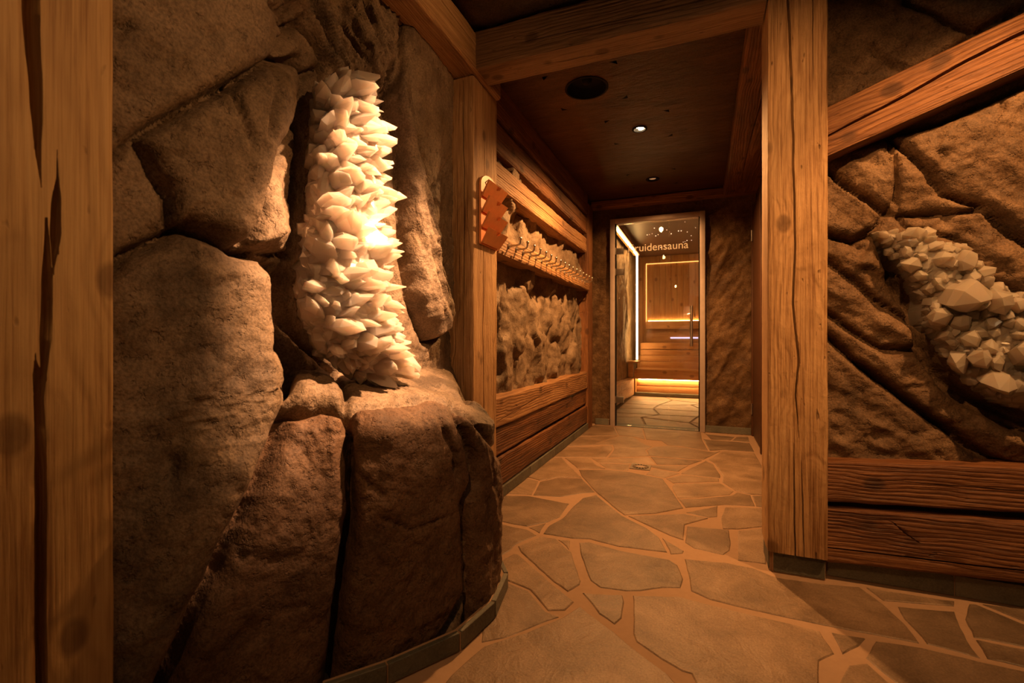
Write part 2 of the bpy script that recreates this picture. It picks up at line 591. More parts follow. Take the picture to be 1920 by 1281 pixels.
def rock_surface(name, P, facing, mat, regions=(), cracks=(), amp=0.02, freq=3.0, strata=None, seed=0.0, piece='boulder', fine=0.006, blocks=None, pillow=0.55):
    """P: (nu, nv, 3) base grid. Displaced along the normal; regions become child boulders."""
    nu, nv = P.shape[:2]
    du = np.gradient(P, axis=0)
    dv = np.gradient(P, axis=1)
    Nn = np.cross(du, dv)
    Nn /= np.linalg.norm(Nn, axis=-1, keepdims=True) + 1e-9
    if (Nn * np.array(facing)).sum(-1).mean() < 0:
        Nn = -Nn
    px, py, zc = project(P)
    # ragged seams: disturb the traced coordinates a little
    jx = 4.5 * fbm(P * 11 + seed, 4)
    jy = 4.5 * fbm(P * 11 + seed + 50, 4)
    qx, qy = px + jx, py + jy
    disp = amp * fbm(P * freq + seed, 4) + fine * fbm(P * 22 + seed, 4) + 0.5 * fine * ridged(P * 45 + seed, 3)
    if strata:
        a, sc, dirv = strata
        dv_ = np.array(dirv, float)
        dv_ /= np.linalg.norm(dv_)
        al = (P @ dv_)[..., None] * dv_
        disp = disp + a * ridged((P - al) * sc + al * sc * 0.30 + seed, 4)
    if blocks:
        ba_, bs_ = blocks
        warp = 0.35 * np.stack([fbm(P * 6 + seed + q, 2) for q in (0, 20, 40)], -1)
        hb, eb = cells(P * np.array(bs_) + warp + seed)
        disp = disp + ba_ * hb * smooth(eb / 0.22) - 0.25 * abs(ba_) * np.exp(-eb / 0.06)
    label = np.full((nu, nv), -1)
    carve = np.zeros((nu, nv))
    for k, rg in enumerate(regions):
        poly = rg['poly']
        ins = pts_in_poly(qx, qy, poly)
        d = seg_dist(qx, qy, poly, True) * zc / F_PX
        label[ins] = k
        r = rg.get('r', 0.03) * 0.55
        cre = rg.get('crev', 0.035)
        cx = np.mean([p[0] for p in poly])
        cy = np.mean([p[1] for p in poly])
        tilt = rg.get('tilt', (0, 0))
        s = 1 - np.exp(-d / r)
        add = pillow * rg.get('off', 0.02) + tilt[0] * (px - cx) / 1000.0 + tilt[1] * (py - cy) / 1000.0
        if 'strata' in rg:
            a, sc, ang = rg['strata']
            ca, sa = math.cos(math.radians(ang)), math.sin(math.radians(ang))
            aa = (px * ca + py * sa) / 1000.0
            bb = (-px * sa + py * ca) / 1000.0
            add = add + a * ridged(np.stack([aa * sc * 0.12, bb * sc, aa * 0 + k], -1), 4)
        disp = np.where(ins, disp + add * s, disp)
        carve = np.maximum(carve, cre * np.exp(-(np.maximum(d - np.where(ins, 0.0015, 0.008), 0) / rg.get('w', 0.006))))
    disp = disp - carve
    pit = np.clip(fbm(P * 30 + seed + 9, 3) - 0.28, 0, 1) * np.clip(fbm(P * 5 + seed, 2) + 0.25, 0, 1)
    disp = disp - pit * fine * 4.0
    for cpts, hw, dep in cracks:
        d = seg_dist(qx, qy, cpts) * zc / F_PX
        ends = np.minimum(np.hypot(qx - cpts[0][0], qy - cpts[0][1]), np.hypot(qx - cpts[-1][0], qy - cpts[-1][1])) * zc / F_PX
        disp = disp - dep * np.exp(-(d / hw) ** 2) * np.clip(0.35 + ends / 0.05, 0, 1)
    Q = P + Nn * disp[..., None]
    V = Q.reshape(-1, 3)
    i, j = np.meshgrid(np.arange(nu - 1), np.arange(nv - 1), indexing='ij')
    a = i * nv + j
    fc = np.stack([a, a + nv, a + nv + 1, a + 1], -1).reshape(-1, 4)
    nrm = np.cross(V[fc[:, 1]] - V[fc[:, 0]], V[fc[:, 3]] - V[fc[:, 0]])
    if (nrm * Nn[:-1, :-1].reshape(-1, 3)).sum() < 0:
        fc = fc[:, ::-1]
    fl = label[:-1, :-1].reshape(-1)
    root = None
    for k in [-1] + list(range(len(regions))):
        sel = fc[fl == k]
        if k == -1 and len(sel) == 0:
            sel = fc[:1]
        if len(sel) < 20 and k >= 0:
            continue
        us, inv = np.unique(sel, return_inverse=True)
        me = bpy.data.meshes.new(name if k < 0 else piece)
        vv = V[us]
        ff = inv.reshape(-1, 4)
        me.vertices.add(len(vv))
        me.vertices.foreach_set('co', vv.astype(np.float32).ravel())
        me.loops.add(ff.size)
        me.loops.foreach_set('vertex_index', ff.astype(np.int32).ravel())
        me.polygons.add(len(ff))
        me.polygons.foreach_set('loop_start', np.arange(0, ff.size, 4, dtype=np.int32))
        me.polygons.foreach_set('use_smooth', np.ones(len(ff), bool))
        me.update(calc_edges=True)
        me.validate()
        me.materials.append(mat if k < 0 else regions[k].get('mat', mat))
        o = bpy.data.objects.new(name if k < 0 else piece, me)
        COL.objects.link(o)
        if k < 0:
            root = o
            o['kind'] = 'structure'
        else:
            o.parent = root
    return root


def interp_curve(pts, n):
    """Smooth Catmull-Rom through plan points, resampled uniformly."""
    p = np.array(pts, float)
    p = np.vstack([2 * p[0] - p[1], p, 2 * p[-1] - p[-2]])
    out = []
    for i in range(1, len(p) - 2):
        for t in np.linspace(0, 1, 40, endpoint=False):
            a, b, c, d = p[i - 1], p[i], p[i + 1], p[i + 2]
            out.append(0.5 * (2 * b + (c - a) * t + (2 * a - 5 * b + 4 * c - d) * t * t + (3 * b - a - 3 * c + d) * t ** 3))
    out.append(p[-2])
    out = np.array(out)
    u = np.linspace(0, len(out) - 1, n)
    i = np.clip(u.astype(int), 0, len(out) - 2)
    f = (u - i)[:, None]
    return out[i] * (1 - f) + out[i + 1] * f


UPPER = [(-1.12, .25), (-1.09, .50), (-1.06, .72), (-1.055, .90), (-1.17, 1.02), (-1.24, 1.15), (-1.25, 1.35), (-1.17, 1.50), (-1.12, 1.65), (-1.12, 1.80), (-1.14, 1.95), (-1.16, 2.08)]
LOWER = [(-1.12, .25), (-1.08, .50), (-1.00, .70), (-.91, .88), (-.82, 1.00), (-.745, 1.12), (-.69, 1.25), (-.655, 1.38), (-.68, 1.52), (-.80, 1.70), (-.98, 1.86), (-1.16, 2.08)]


def left_rock():
    nu = 330
    up, lo = interp_curve(UPPER, nu), interp_curve(LOWER, nu)
    tu = smooth((np.linspace(0, 11, nu) - 2.6) / 1.8)           # 0 = plain leaning wall, 1 = pedestal with a ledge
    # profile: (z, ledge blend) sampled by arc length
    prof = [(z, 0.0) for z in np.linspace(-0.02, 0.64, 84)]
    prof += [(0.64 + 0.125 * math.sin(t * math.pi / 2), t ** 1.25) for t in np.linspace(0, 1, 46)[1:]]
    prof += [(z, 1.0) for z in np.linspace(0.765, 2.50, 215)[1:]]
    z = np.array([p[0] for p in prof])
    led = np.array([p[1] for p in prof])
    grad = smooth((z - 0.25) / 0.75)
    B = tu[:, None] * led[None] + (1 - tu[:, None]) * grad[None]
    P = np.zeros((nu, len(z), 3))
    P[..., :2] = lo[:, None, :] * (1 - B[..., None]) + up[:, None, :] * B[..., None]
    P[..., 2] = z[None]
    # pedestal top falls away towards its right-hand end
    s = np.linspace(0, 11, nu)
    sag = smooth((s - 6.2) / 1.8) * 0.05
    w = np.exp(-((z - 0.70) / 0.16) ** 2)
    P[..., 2] -= sag[:, None] * w[None] * (1 - B ** 2)
    reg = [
        dict(poly=[(150, -60), (500, -60), (508, 0), (531, 60), (514, 108), (425, 158), (340, 202), (262, 250), (210, 292), (150, 300)], off=.022, tilt=(.06, -.05), r=.035, crev=.025),
        dict(poly=[(262, 258), (345, 207), (430, 163), (514, 118), (545, 118), (560, 150), (550, 195), (522, 268), (508, 335), (490, 405), (466, 455), (438, 464), (398, 442), (352, 424), (322, 436), (326, 370), (292, 318)], off=.065, tilt=(.20, .05), r=.035, crev=.05, w=.007),
        dict(poly=[(526, 262), (552, 200), (548, 300), (540, 400), (534, 478), (505, 474), (472, 456), (496, 400), (512, 335)], off=.04, r=.03, strata=(.035, 60, 98)),
        dict(poly=[(516, 110), (533, 60), (552, 45), (588, 88), (602, 124), (566, 142), (548, 116)], off=.055, r=.03),
        dict(poly=[(506, -60), (760, -60), (752, 40), (735, 130), (722, 172), (690, 150), (640, 148), (606, 158), (604, 122), (590, 86), (553, 42), (534, 54), (510, 0)], off=.03, r=.02, strata=(.075, 46, 62)),
        dict(poly=[(724, 128), (752, 140), (764, 205), (772, 262), (786, 330), (802, 420), (822, 520), (846, 592), (832, 622), (795, 640), (764, 560), (752, 400), (742, 250), (716, 190)], off=.15, tilt=(-.25, 0), r=.03, strata=(.035, 75, 78)),
        dict(poly=[(756, -60), (900, -60), (860, 145), (858, 400), (880, 745), (862, 700), (850, 600), (826, 515), (806, 415), (790, 325), (770, 235), (756, 130), (750, 60)], off=.02, r=.03),
        dict(poly=[(150, 560), (250, 474), (326, 442), (352, 430), (398, 449), (440, 470), (500, 480), (524, 515), (526, 600), (536, 700), (535, 778), (488, 900), (436, 1010), (380, 1122), (305, 1290), (265, 1400), (120, 1400)], off=.05, tilt=(.08, .02), r=.05, crev=.09, w=.010),
        dict(poly=[(150, 305), (210, 296), (258, 258), (286, 320), (318, 385), (316, 434), (246, 470), (150, 550)], off=-.035, r=.04),
        dict(poly=[(528, 590), (562, 650), (620, 700), (648, 738), (641, 768), (600, 760), (560, 774), (541, 764), (530, 690)], off=.055, r=.03, crev=.03),
        dict(poly=[(535, 778), (562, 776), (600, 764), (648, 772), (655, 960), (644, 1060), (632, 1150), (605, 1400), (265, 1400), (305, 1290), (380, 1122), (436, 1010), (488, 900)], off=.03, r=.04, crev=.09, w=.010, mat=M['rock_ped']),
        dict(poly=[(648, 772), (740, 757), (815, 750), (846, 758), (880, 850), (884, 900), (864, 945), (868, 1010), (872, 1100), (850, 1150), (700, 1400), (605, 1400), (632, 1150), (644, 1060), (655, 960)], off=.035, r=.05, crev=.03, mat=M['rock_ped']),
        dict(poly=[(850, 756), (900, 798), (960, 900), (960, 1300), (860, 1300), (880, 1100), (874, 1010), (870, 945), (890, 900), (886, 850)], off=.02, r=.03, crev=.03, strata=(.012, 50, 85), mat=M['rock_ped']),
    ]
    cr = [
        ([(470, 135), (440, 155), (432, 172), (436, 205), (446, 240), (458, 275)], .006, .03),
        ([(512, 118), (505, 170), (492, 215), (486, 260)], .007, .025),
        ([(215, 62), (250, 45)], .008, .03),
        ([(640, 980), (652, 1010), (638, 1080)], .012, .035),
        ([(825, 790), (845, 850), (850, 895)], .008, .025),
        ([(655, 870), (690, 900), (720, 930)], .006, .012),
        ([(700, 960), (760, 985), (840, 965)], .005, .010),
        ([(530, 560), (520, 620), (505, 680)], .008, .02),
        ([(300, 840), (320, 870), (310, 920)], .008, .012),
        ([(740, 180), (775, 300), (800, 440), (815, 560)], .006, .02),
        ([(760, 220), (790, 380), (812, 500)], .005, .015),
        ([(600, 0), (650, 60), (690, 130)], .007, .03),
        ([(560, 0), (610, 70), (640, 140)], .007, .03),
        ([(650, 0), (690, 50), (715, 120)], .006, .025),
        ([(805, 360), (822, 330), (840, 300)], .006, .015),
    ]
    return rock_surface('wall_left', P, (1, 0, 0), M['rock_left'], reg, cr, 0.018, 3.0, None, 3.1, fine=0.008, blocks=(0.006, (8.0, 6.0, 5.0)))


wall_left = left_rock()


def grid_plane(axis, val, r1, r2, step):
    """Flat base grid in the plane axis=val; r1, r2 ranges of the other two axes in xyz order."""
    a = np.arange(r1[0], r1[1] + step / 2, step)
    b = np.arange(r2[0], r2[1] + step / 2, step)
    A, B = np.meshgrid(a, b, indexing='ij')
    C = np.full(A.shape, float(val))
    return np.stack({0: (C, A, B), 1: (A, C, B), 2: (A, B, C)}[axis], -1)


# right rock wall (faces the camera), strata falling to the right
reg_r = [
    dict(poly=[(1500, -200), (1680, -200), (1700, 5), (1760, 40), (1822, 68), (1760, 110), (1690, 150), (1500, 240)], off=.03, r=.04),
    dict(poly=[(1690, -200), (2400, -200), (2400, -20), (1926, 10), (1826, 62), (1764, 34), (1708, 0)], off=.05, r=.03),
    dict(poly=[(1500, 296), (1660, 262), (1674, 300), (1676, 372), (1660, 398), (1610, 356), (1560, 322), (1500, 300)], off=.03, r=.03, tilt=(.1, 0), crev=.018),
    dict(poly=[(1664, 260), (1690, 285), (1725, 318), (1758, 362), (1838, 388), (1800, 400), (1690, 398), (1680, 372), (1680, 300)], off=.025, r=.03, crev=.012),
    dict(poly=[(1668, 256), (1760, 235), (1925, 160), (2400, 100), (2400, 560), (2000, 500), (1900, 440), (1842, 384), (1770, 360), (1730, 316), (1695, 282)], off=.05, r=.03, crev=.045, strata=(.018, 16, 35)),
    dict(poly=[(1500, 330), (1556, 326), (1606, 362), (1656, 404), (1640, 425), (1600, 450), (1500, 420)], off=.015, r=.03, strata=(.012, 40, 35)),
    dict(poly=[(1500, 426), (1600, 455), (1640, 440), (1660, 480), (1690, 560), (1716, 606), (1640, 560), (1553, 486), (1500, 470)], off=.03, r=.025, strata=(.008, 30, 45)),
    dict(poly=[(1500, 478), (1553, 494), (1636, 566), (1716, 615), (1722, 655), (1650, 650), (1600, 622), (1553, 584), (1500, 560)], off=.02, r=.03, strata=(.014, 40, 35)),
    dict(poly=[(1500, 568), (1553, 592), (1605, 632), (1660, 662), (1716, 660), (1740, 692), (1790, 748), (1860, 790), (1920, 816), (2300, 900), (2300, 1000), (1860, 860), (1760, 790), (1640, 700), (1553, 630), (1500, 600)], off=.035, r=.03, strata=(.014, 36, 38)),
    dict(poly=[(1500, 610), (1553, 640), (1640, 712), (1756, 800), (1830, 850), (1900, 1000), (1500, 1000)], off=.03, r=.03, strata=(.012, 24, 38)),
    dict(poly=[(1690, 404), (1842, 396), (1900, 448), (2000, 508), (2400, 570), (2400, 640), (1920, 548), (1850, 520), (1800, 445), (1700, 425)], off=-.015, r=.03, strata=(.012, 24, 15)),
]
cr_r = [
    ([(1626, 85), (1655, 110), (1690, 130)], .012, .045),
    ([(1652, 285), (1672, 310), (1678, 370)], .006, .022),
    ([(1552, 325), (1610, 368), (1680, 405)], .012, .05),
    ([(1658, 468), (1680, 520), (1700, 556), (1722, 590), (1728, 640), (1752, 690), (1800, 735), (1865, 768), (1940, 795), (2100, 830)], .026, .085),
    ([(1552, 440), (1590, 452), (1622, 470)], .010, .03),
    ([(1860, 290), (1862, 240)], .006, .02), ([(1880, 190), (1874, 220)], .008, .03),
    ([(1552, 630), (1640, 708), (1760, 800), (1830, 860)], .009, .035),
]
wall_right = rock_surface('wall_right', grid_plane(1, 2.13, (0.40, 1.95), (0.36, 2.52), 0.0085), (0, -1, 0), M['rock_right'], reg_r, cr_r, 0.014, 3.5, (0.020, 9.0, (0.78, 0, -0.62)), 9.0, fine=0.010, blocks=(0.012, (5.0, 4.0, 7.0)), pillow=0.38)

# corridor: rock panel behind the hook rail, door wall, sauna side wall, front ceiling
wall_corr = rock_surface('wall_corridor_left', grid_plane(0, -1.13, (2.25, 4.80), (0.45, 1.95), 0.014), (1, 0, 0), M['rock_corr'], (), (), 0.05, 3.0, (0.02, 3.0, (0, 0.3, 1)), 21.0, fine=0.009, blocks=(0.038, (3.0, 5.5, 2.4)))
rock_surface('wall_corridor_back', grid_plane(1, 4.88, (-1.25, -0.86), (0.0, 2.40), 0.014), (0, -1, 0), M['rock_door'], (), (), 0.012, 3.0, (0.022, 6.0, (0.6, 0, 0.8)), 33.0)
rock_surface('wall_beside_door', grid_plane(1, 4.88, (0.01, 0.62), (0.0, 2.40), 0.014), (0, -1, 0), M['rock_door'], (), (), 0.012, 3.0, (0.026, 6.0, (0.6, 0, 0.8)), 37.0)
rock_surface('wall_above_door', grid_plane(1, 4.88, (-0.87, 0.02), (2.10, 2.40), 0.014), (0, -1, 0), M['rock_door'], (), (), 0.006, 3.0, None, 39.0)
rock_surface('wall_sauna_left', grid_plane(0, -1.12, (4.93, 8.9), (0.0, 2.45), 0.02), (1, 0, 0), M['rock_corr'], (), (), 0.03, 3.0, (0.05, 4.0, (0, 0.2, 1)), 43.0)
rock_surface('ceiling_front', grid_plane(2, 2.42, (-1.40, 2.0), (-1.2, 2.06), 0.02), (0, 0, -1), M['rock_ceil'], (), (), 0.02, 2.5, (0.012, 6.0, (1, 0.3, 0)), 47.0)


def slab(name, lo, hi, mat):
    return tag(box(name, lo, hi, mat), kind='structure')


slab('wall_corridor_right', (0.47, 2.25, 0), (0.55, 4.90, 2.40), M['ceil'])
slab('wall_sauna_right', (1.05, 4.93, 0), (1.13, 8.95, 2.45), M['sauna_wood'])
slab('ceiling_sauna', (-1.15, 4.95, 2.40), (1.10, 8.95, 2.46), M['door_brown'])


# corridor ceiling with round openings for the speaker and the two downlights
def ceiling_with_holes():
    holes = [(-0.60, 2.585, 0.118), (DL_CORR[0], DL_CORR[1], 0.040), (DL_CORR2[0], DL_CORR2[1], 0.048)]
    bm = bmesh.new()
    x0, x1, y0, y1, zc = -1.25, 0.55, 2.05, 4.95, 2.315
    ys = sorted({y0, y1} | {h[1] - 0.2 for h in holes} | {h[1] + 0.2 for h in holes})
    seg = 32

    def quad(a, b, c, d):
        n = 6
        for i in range(n):
            for j in range(n):
                pt = lambda u, v: bm.verts.new((a + (b - a) * u / n, c + (d - c) * v / n, zc))
                bm.faces.new((pt(i, j), pt(i, j + 1), pt(i + 1, j + 1), pt(i + 1, j)))
    for a, b in zip(ys, ys[1:]):
        hh = [h for h in holes if abs(h[1] - (a + b) / 2) < 0.01]
        if not hh:
            quad(x0, x1, a, b)
            continue
        cx, cy, r = hh[0]
        quad(x0, cx - 0.2, a, b)
        quad(cx + 0.2, x1, a, b)
        prev = None
        ring = []
        for k in range(seg):
            t = 2 * math.pi * (k + 0.5) / seg
            c, s = math.cos(t), math.sin(t)
            q = 0.2 / max(abs(c), abs(s))
            ring.append((bm.verts.new((cx + c * r, cy + s * r, zc)), bm.verts.new((cx + c * q, cy + s * q, zc)), bm.verts.new((cx + c * r, cy + s * r, zc + 0.07))))
        for k in range(seg):
            p, n = ring[k], ring[(k + 1) % seg]
            bm.faces.new((p[0], n[0], n[1], p[1]))
            bm.faces.new((p[2], n[2], n[0], p[0]))
        for sx in (-1, 1):
            for sy in (-1, 1):
                pass
    bmesh.ops.remove_doubles(bm, verts=bm.verts, dist=0.0005)
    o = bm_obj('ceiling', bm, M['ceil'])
    o['kind'] = 'structure'
    slab('ceiling_void', (-1.25, 2.05, 2.42), (0.55, 4.95, 2.45), M['black'])
    return o


ceiling_with_holes()


# ------------------------------------------------------------------ timbers
def timber(name, p0, p1, w, h, mat, up=(0, 0, 1), cracks=(), r=0.012, wob=0.004, step=0.016, cell=0.012, seed=None, wane=0.5):
    """Hewn beam: local X from p0 to p1, w across local Y, h across local Z.
    cracks: (face, [(x, s, half_width)...], depth); face in '+y','-y','+z','-z', s is the coordinate across that face."""
    seed = random.random() * 100 if seed is None else seed
    p0, p1 = np.array(p0, float), np.array(p1, float)
    L = np.linalg.norm(p1 - p0)
    X = (p1 - p0) / L
    Z = np.array(up, float)
    Z = Z - X * (Z @ X)
    Z /= np.linalg.norm(Z)
    Y = np.cross(Z, X)
    nx = max(8, int(L / step))
    xs = np.linspace(0, L, nx)
    rows = []           # list of (face, s-array(nx))
    geo_y, geo_z, face_id, s_all = [], [], [], []
    for face in ('+z', '-y', '-z', '+y'):
        half = (w if face[1] == 'z' else h) / 2
        base = list(np.linspace(-half, half, max(4, int(2 * half / cell)) + 1))[:-1]
        base += [-half + r * q for q in (0.35, 0.8)] + [half - r * q for q in (0.35, 0.8)]
        colsum = [np.full(nx, b) for b in base]
        for cf, path, dep in cracks:
            if cf != face:
                continue
            pxx = [q[0] for q in path]
            cs = np.interp(xs, pxx, [q[1] for q in path]) + 0.0025 * fbm(np.stack([xs * 9, xs * 0 + seed, xs * 0], -1), 3)
            cw = 1.35 * np.interp(xs, pxx, [q[2] for q in path])
            for q in (-1.0, -0.55, 0.0, 0.55, 1.0):
                colsum.append(np.clip(cs + q * cw, -half + 1e-4, half - 1e-4))
        S = np.sort(np.stack(colsum, 1), axis=1)
        dsp = np.zeros_like(S)
        for cf, path, dep in cracks:
            if cf != face:
                continue
            pxx = [q[0] for q in path]
            cs = np.interp(xs, pxx, [q[1] for q in path]) + 0.0025 * fbm(np.stack([xs * 9, xs * 0 + seed, xs * 0], -1), 3)
            cw = 1.35 * np.interp(xs, pxx, [q[2] for q in path])
            on_ = (xs >= pxx[0] - 1e-6) & (xs <= pxx[-1] + 1e-6)
            t = np.abs(S - cs[:, None]) / (cw[:, None] + 1e-6)
            prof = np.clip(1 - t, 0, 1) ** 0.5
            ddep = dep * np.clip(cw / max(max(q[2] for q in path), 1e-6) * 1.4, 0, 1)
            dsp = np.maximum(dsp, prof * (ddep * on_)[:, None])
        if face == '+z':
            y, z = S, np.full_like(S, h / 2)
        elif face == '-z':
            y, z = -S, np.full_like(S, -h / 2)
            dsp_s = None
        elif face == '-y':
            y, z = np.full_like(S, -w / 2), -S * 0 + S
        else:
            y, z = np.full_like(S, w / 2), S
        # go round the section in one sense: +z (y - to +), +y (z + to -), -z (y + to -), -y (z - to +)
        rows.append((face, S, y, z, dsp))
    order = {'+z': (0, 1), '+y': (1, -1), '-z': (2, 1), '-y': (3, 1)}
    parts = {}
    for face, S, y, z, dsp in rows:
        if face == '+y':
            y, z, dsp = y[:, ::-1], z[:, ::-1], dsp[:, ::-1]
        if face == '-z':
            # cracks on -z are given with s = +y
            y = S[:, ::-1]
            dsp = dsp[:, ::-1]
        parts[face] = (y, z, dsp)
    Yc = np.concatenate([parts[f][0] for f in ('+z', '+y', '-z', '-y')], 1)
    Zc = np.concatenate([parts[f][1] for f in ('+z', '+y', '-z', '-y')], 1)
    Dc = np.concatenate([parts[f][2] for f in ('+z', '+y', '-z', '-y')], 1)
    nc = Yc.shape[1]
    Xc = np.repeat(xs[:, None], nc, 1)
    # rounded, waney corners
    rr = r * (1 + wane * 1.2 * fbm(np.stack([Xc * 2.2, np.sign(Yc) * 3 + seed, np.sign(Zc) * 5], -1), 3))
    rr = np.clip(rr, 0.003, min(w, h) * 0.3)
    qy = np.clip(Yc, -(w / 2 - rr), w / 2 - rr)
    qz = np.clip(Zc, -(h / 2 - rr), h / 2 - rr)
    dy, dz = Yc - qy, Zc - qz
    ln = np.hypot(dy, dz) + 1e-9
    ny, nz = dy / ln, dz / ln
    Yn, Zn = qy + rr * ny, qz + rr * nz
    surf = wob * fbm(np.stack([Xc * 2.5, Yc * 8 + seed, Zc * 8], -1), 3) + 0.35 * wob * fbm(np.stack([Xc * 14, Yc * 40 + seed, Zc * 40], -1), 2)
    inn = Dc - surf
    Yn = Yn - ny * inn
    Zn = Zn - nz * inn
    bend = wob * 1.5 * fbm(np.stack([xs * 0.9, xs * 0 + seed, xs * 0 + 3], -1), 2)
    Zn = Zn + bend[:, None]
    V = np.stack([Xc, Yn, Zn], -1).reshape(-1, 3)
    faces = []
    for i in range(nx - 1):
        a, b = i * nc, (i + 1) * nc
        for k in range(nc):
            k2 = (k + 1) % nc
            faces.append((a + k, a + k2, b + k2, b + k))
    V = np.vstack([V, [[0, 0, 0]], [[L, 0, 0]]])
    c0, c1 = len(V) - 2, len(V) - 1
    for k in range(nc):
        k2 = (k + 1) % nc
        faces.append((c0, k2, k))
        b = (nx - 1) * nc
        faces.append((c1, b + k, b + k2))
    o = mesh_obj(name, V, faces, mat, None, 50)
    bm = bmesh.new()
    bm.from_mesh(o.data)
    bmesh.ops.recalc_face_normals(bm, faces=bm.faces)
    bm.to_mesh(o.data)
    bm.free()
    mat4 = Matrix(((X[0], Y[0], Z[0], p0[0]), (X[1], Y[1], Z[1], p0[1]), (X[2], Y[2], Z[2], p0[2]), (0, 0, 0, 1)))
    o.matrix_world = mat4
    return o


# for upright posts: local X = up, local Z = up-hint (a horizontal direction), local Y = Z x X
# right portal post: front face looks to -Y
tag(timber('portal_post', (0.333, 2.115, 0.085), (0.333, 2.115, 2.45), 0.195, 0.20, M['wood_post'], up=(0, -1, 0),
           cracks=[('+z', [(0.45, -.005, .0006), (0.60, .006, .0022), (0.72, -.004, .003), (0.95, .014, .003), (1.15, .006, .0028), (1.4, .012, .003), (1.7, .016, .0034), (1.95, .024, .0036), (2.2, .034, .0036), (2.36, .036, .0034)], .035),
                   ('+z', [(0.0, .006, .0022), (0.25, .010, .0018), (0.42, .012, .0005)], .02),
                   ('+z', [(0.0, -.022, .001), (0.2, -.018, .0016), (0.36, -.012, .0004)], .015),
                   ('+z', [(1.78, -.052, .0004), (1.95, -.050, .0014), (2.36, -.052, .0016)], .018)],
           r=.008, wob=.0025, step=.010, cell=.007, seed=4.2),
    'pale upright timber post with a long crack, right of the passage', 'post')
# left portal post
tag(timber('portal_post', (-1.155, 2.165, 0.07), (-1.155, 2.165, 2.185), 0.25, 0.285, M['wood_post'], up=(0, -1, 0),
           cracks=[('-y', [(0.0, .030, .0026), (0.5, .022, .0032), (0.9, .030, .003), (1.3, .024, .003), (1.7, .016, .0022), (2.1, .02, .002)], .03),
                   ('+y', [(0.0, .030, .0026), (0.5, .022, .0032), (0.9, .030, .003), (1.3, .024, .003), (1.7, .016, .0022), (2.1, .02, .002)], .03),
                   ('+z', [(0.6, -.07, .0008), (1.4, -.075, .002), (2.1, -.07, .002)], .02)],
           r=.009, wob=.003, step=.012, cell=.009, seed=8.8),
    'pale upright timber post carrying the wooden pocket holder', 'post')
# near left post: face looks to +X
FPC = [([(0.0, .048, .0055), (0.25, .046, .006), (0.70, .047, .0062), (0.86, .051, .0045), (0.885, .053, .0006)], .06),
       ([(0.80, .046, .0006), (0.92, .040, .0058), (1.02, .038, .0056), (1.12, .040, .0014)], .05),
       ([(1.04, .030, .001), (1.10, .028, .006), (1.16, .026, .005), (1.20, .024, .0012), (1.24, .024, .0004)], .05),
       ([(1.18, .046, .0006), (1.30, .052, .0060), (1.45, .058, .0085), (1.60, .061, .0085), (1.9, .061, .0085), (2.40, .060, .0085)], .06)]
tag(timber('foreground_post', (-1.16, 0.395, -0.02), (-1.16, 0.395, 2.45), 0.27, 0.26, M['wood_left'], up=(1, 0, 0),
           cracks=[('+z', [(x, q - .0756, w) for x, q, w in pth], dep) for pth, dep in FPC],
           r=.007, wob=.002, step=.012, cell=.008, seed=1.7),
    'broad sawn timber post with wide black splits at the left edge', 'post')
# lintel, left top beam
tag(timber('lintel_beam', (-1.02, 2.085, 2.285), (0.232, 2.085, 2.285), 0.165, 0.19, M['wood_grey'], up=(0, 0, 1),
           cracks=[('-y', [(0.1, -.02, .0008), (0.5, -.025, .0024), (1.0, -.03, .0022), (1.2, -.03, .001)], .02), ('-z', [(0.2, .0, .001), (0.6, .02, .002), (1.1, .01, .001)], .015)],
           r=.016, wob=.006, seed=2.2),
    'heavy lintel beam spanning the passage between the two pale posts', 'beam')
tag(timber('wall_plate_beam', (-1.105, 0.20, 2.285), (-1.105, 2.30, 2.285), 0.20, 0.185, M['wood_post'], up=(0, 0, 1),
           cracks=[('-z', [(0.1, .045, .002), (1.0, .04, .004), (1.5, .03, .0035), (1.62, .028, .001)], .03), ('-y', [(0.4, .02, .001), (1.2, .03, .003), (1.9, .02, .001)], .02)],
           r=.013, wob=.005, seed=6.1),
    'pale beam running along the top of the left rock wall', 'beam')
# passage, left side: three upper beams, rail, three planks, back post
LB = [('wall_beam', -1.135, 2.225, .19, .20, 'wood_brown', 'topmost of the three upper beams on the passage wall'),
      ('wall_beam', -1.140, 2.025, .19, .165, 'wood_brown', 'middle of the three upper beams on the passage wall'),
      ('wall_beam', -1.135, 1.825, .17, .145, 'wood_beam', 'lowest upper beam on the passage wall, just above the hooks')]
for k, (nm, x, z, w, h, m, lb) in enumerate(LB):
    tag(timber(nm, (x, 2.31, z), (x, 4.53, z), w, h, M[m], cracks=[('-y', [(0.05, -.01, .0012), (0.8, .005, .0022), (1.7, -.008, .0018), (2.1, 0, .0008)], .018), ('-z', [(0.2, 0, .001), (1, .01, .002), (2, 0, .001)], .012)],
               r=.020, wob=.006, seed=10 + k * 7), lb, 'beam')
LP = [(.490, .165, 'wood_beam', 'topmost and lightest of the three wide planks low on the passage wall', .006),
      (.322, .155, 'wood_dark', 'middle dark plank low on the passage wall', -.004),
      (.150, .165, 'wood_dark', 'lowest reddish dark plank on the passage wall above the floor', .004)]
for k, (z, h, m, lb, dx) in enumerate(LP):
    tag(timber('wall_plank', (-1.11 + dx, 2.31, z), (-1.11 + dx, 4.53, z + .006), .12, h, M[m],
               cracks=[('-y', [(0.0, -.05, .0018), (0.35, -.02, .0024), (0.8, .01, .0022), (1.3, .03, .002), (1.9, .04, .0008)], .015)] if k == 0 else
                      [('-y', [(0.1, .01, .001), (0.9, .0, .002), (1.7, .015, .001)], .012)],
               r=.010, wob=.006, seed=30 + k * 5, cell=.01), lb, 'plank')
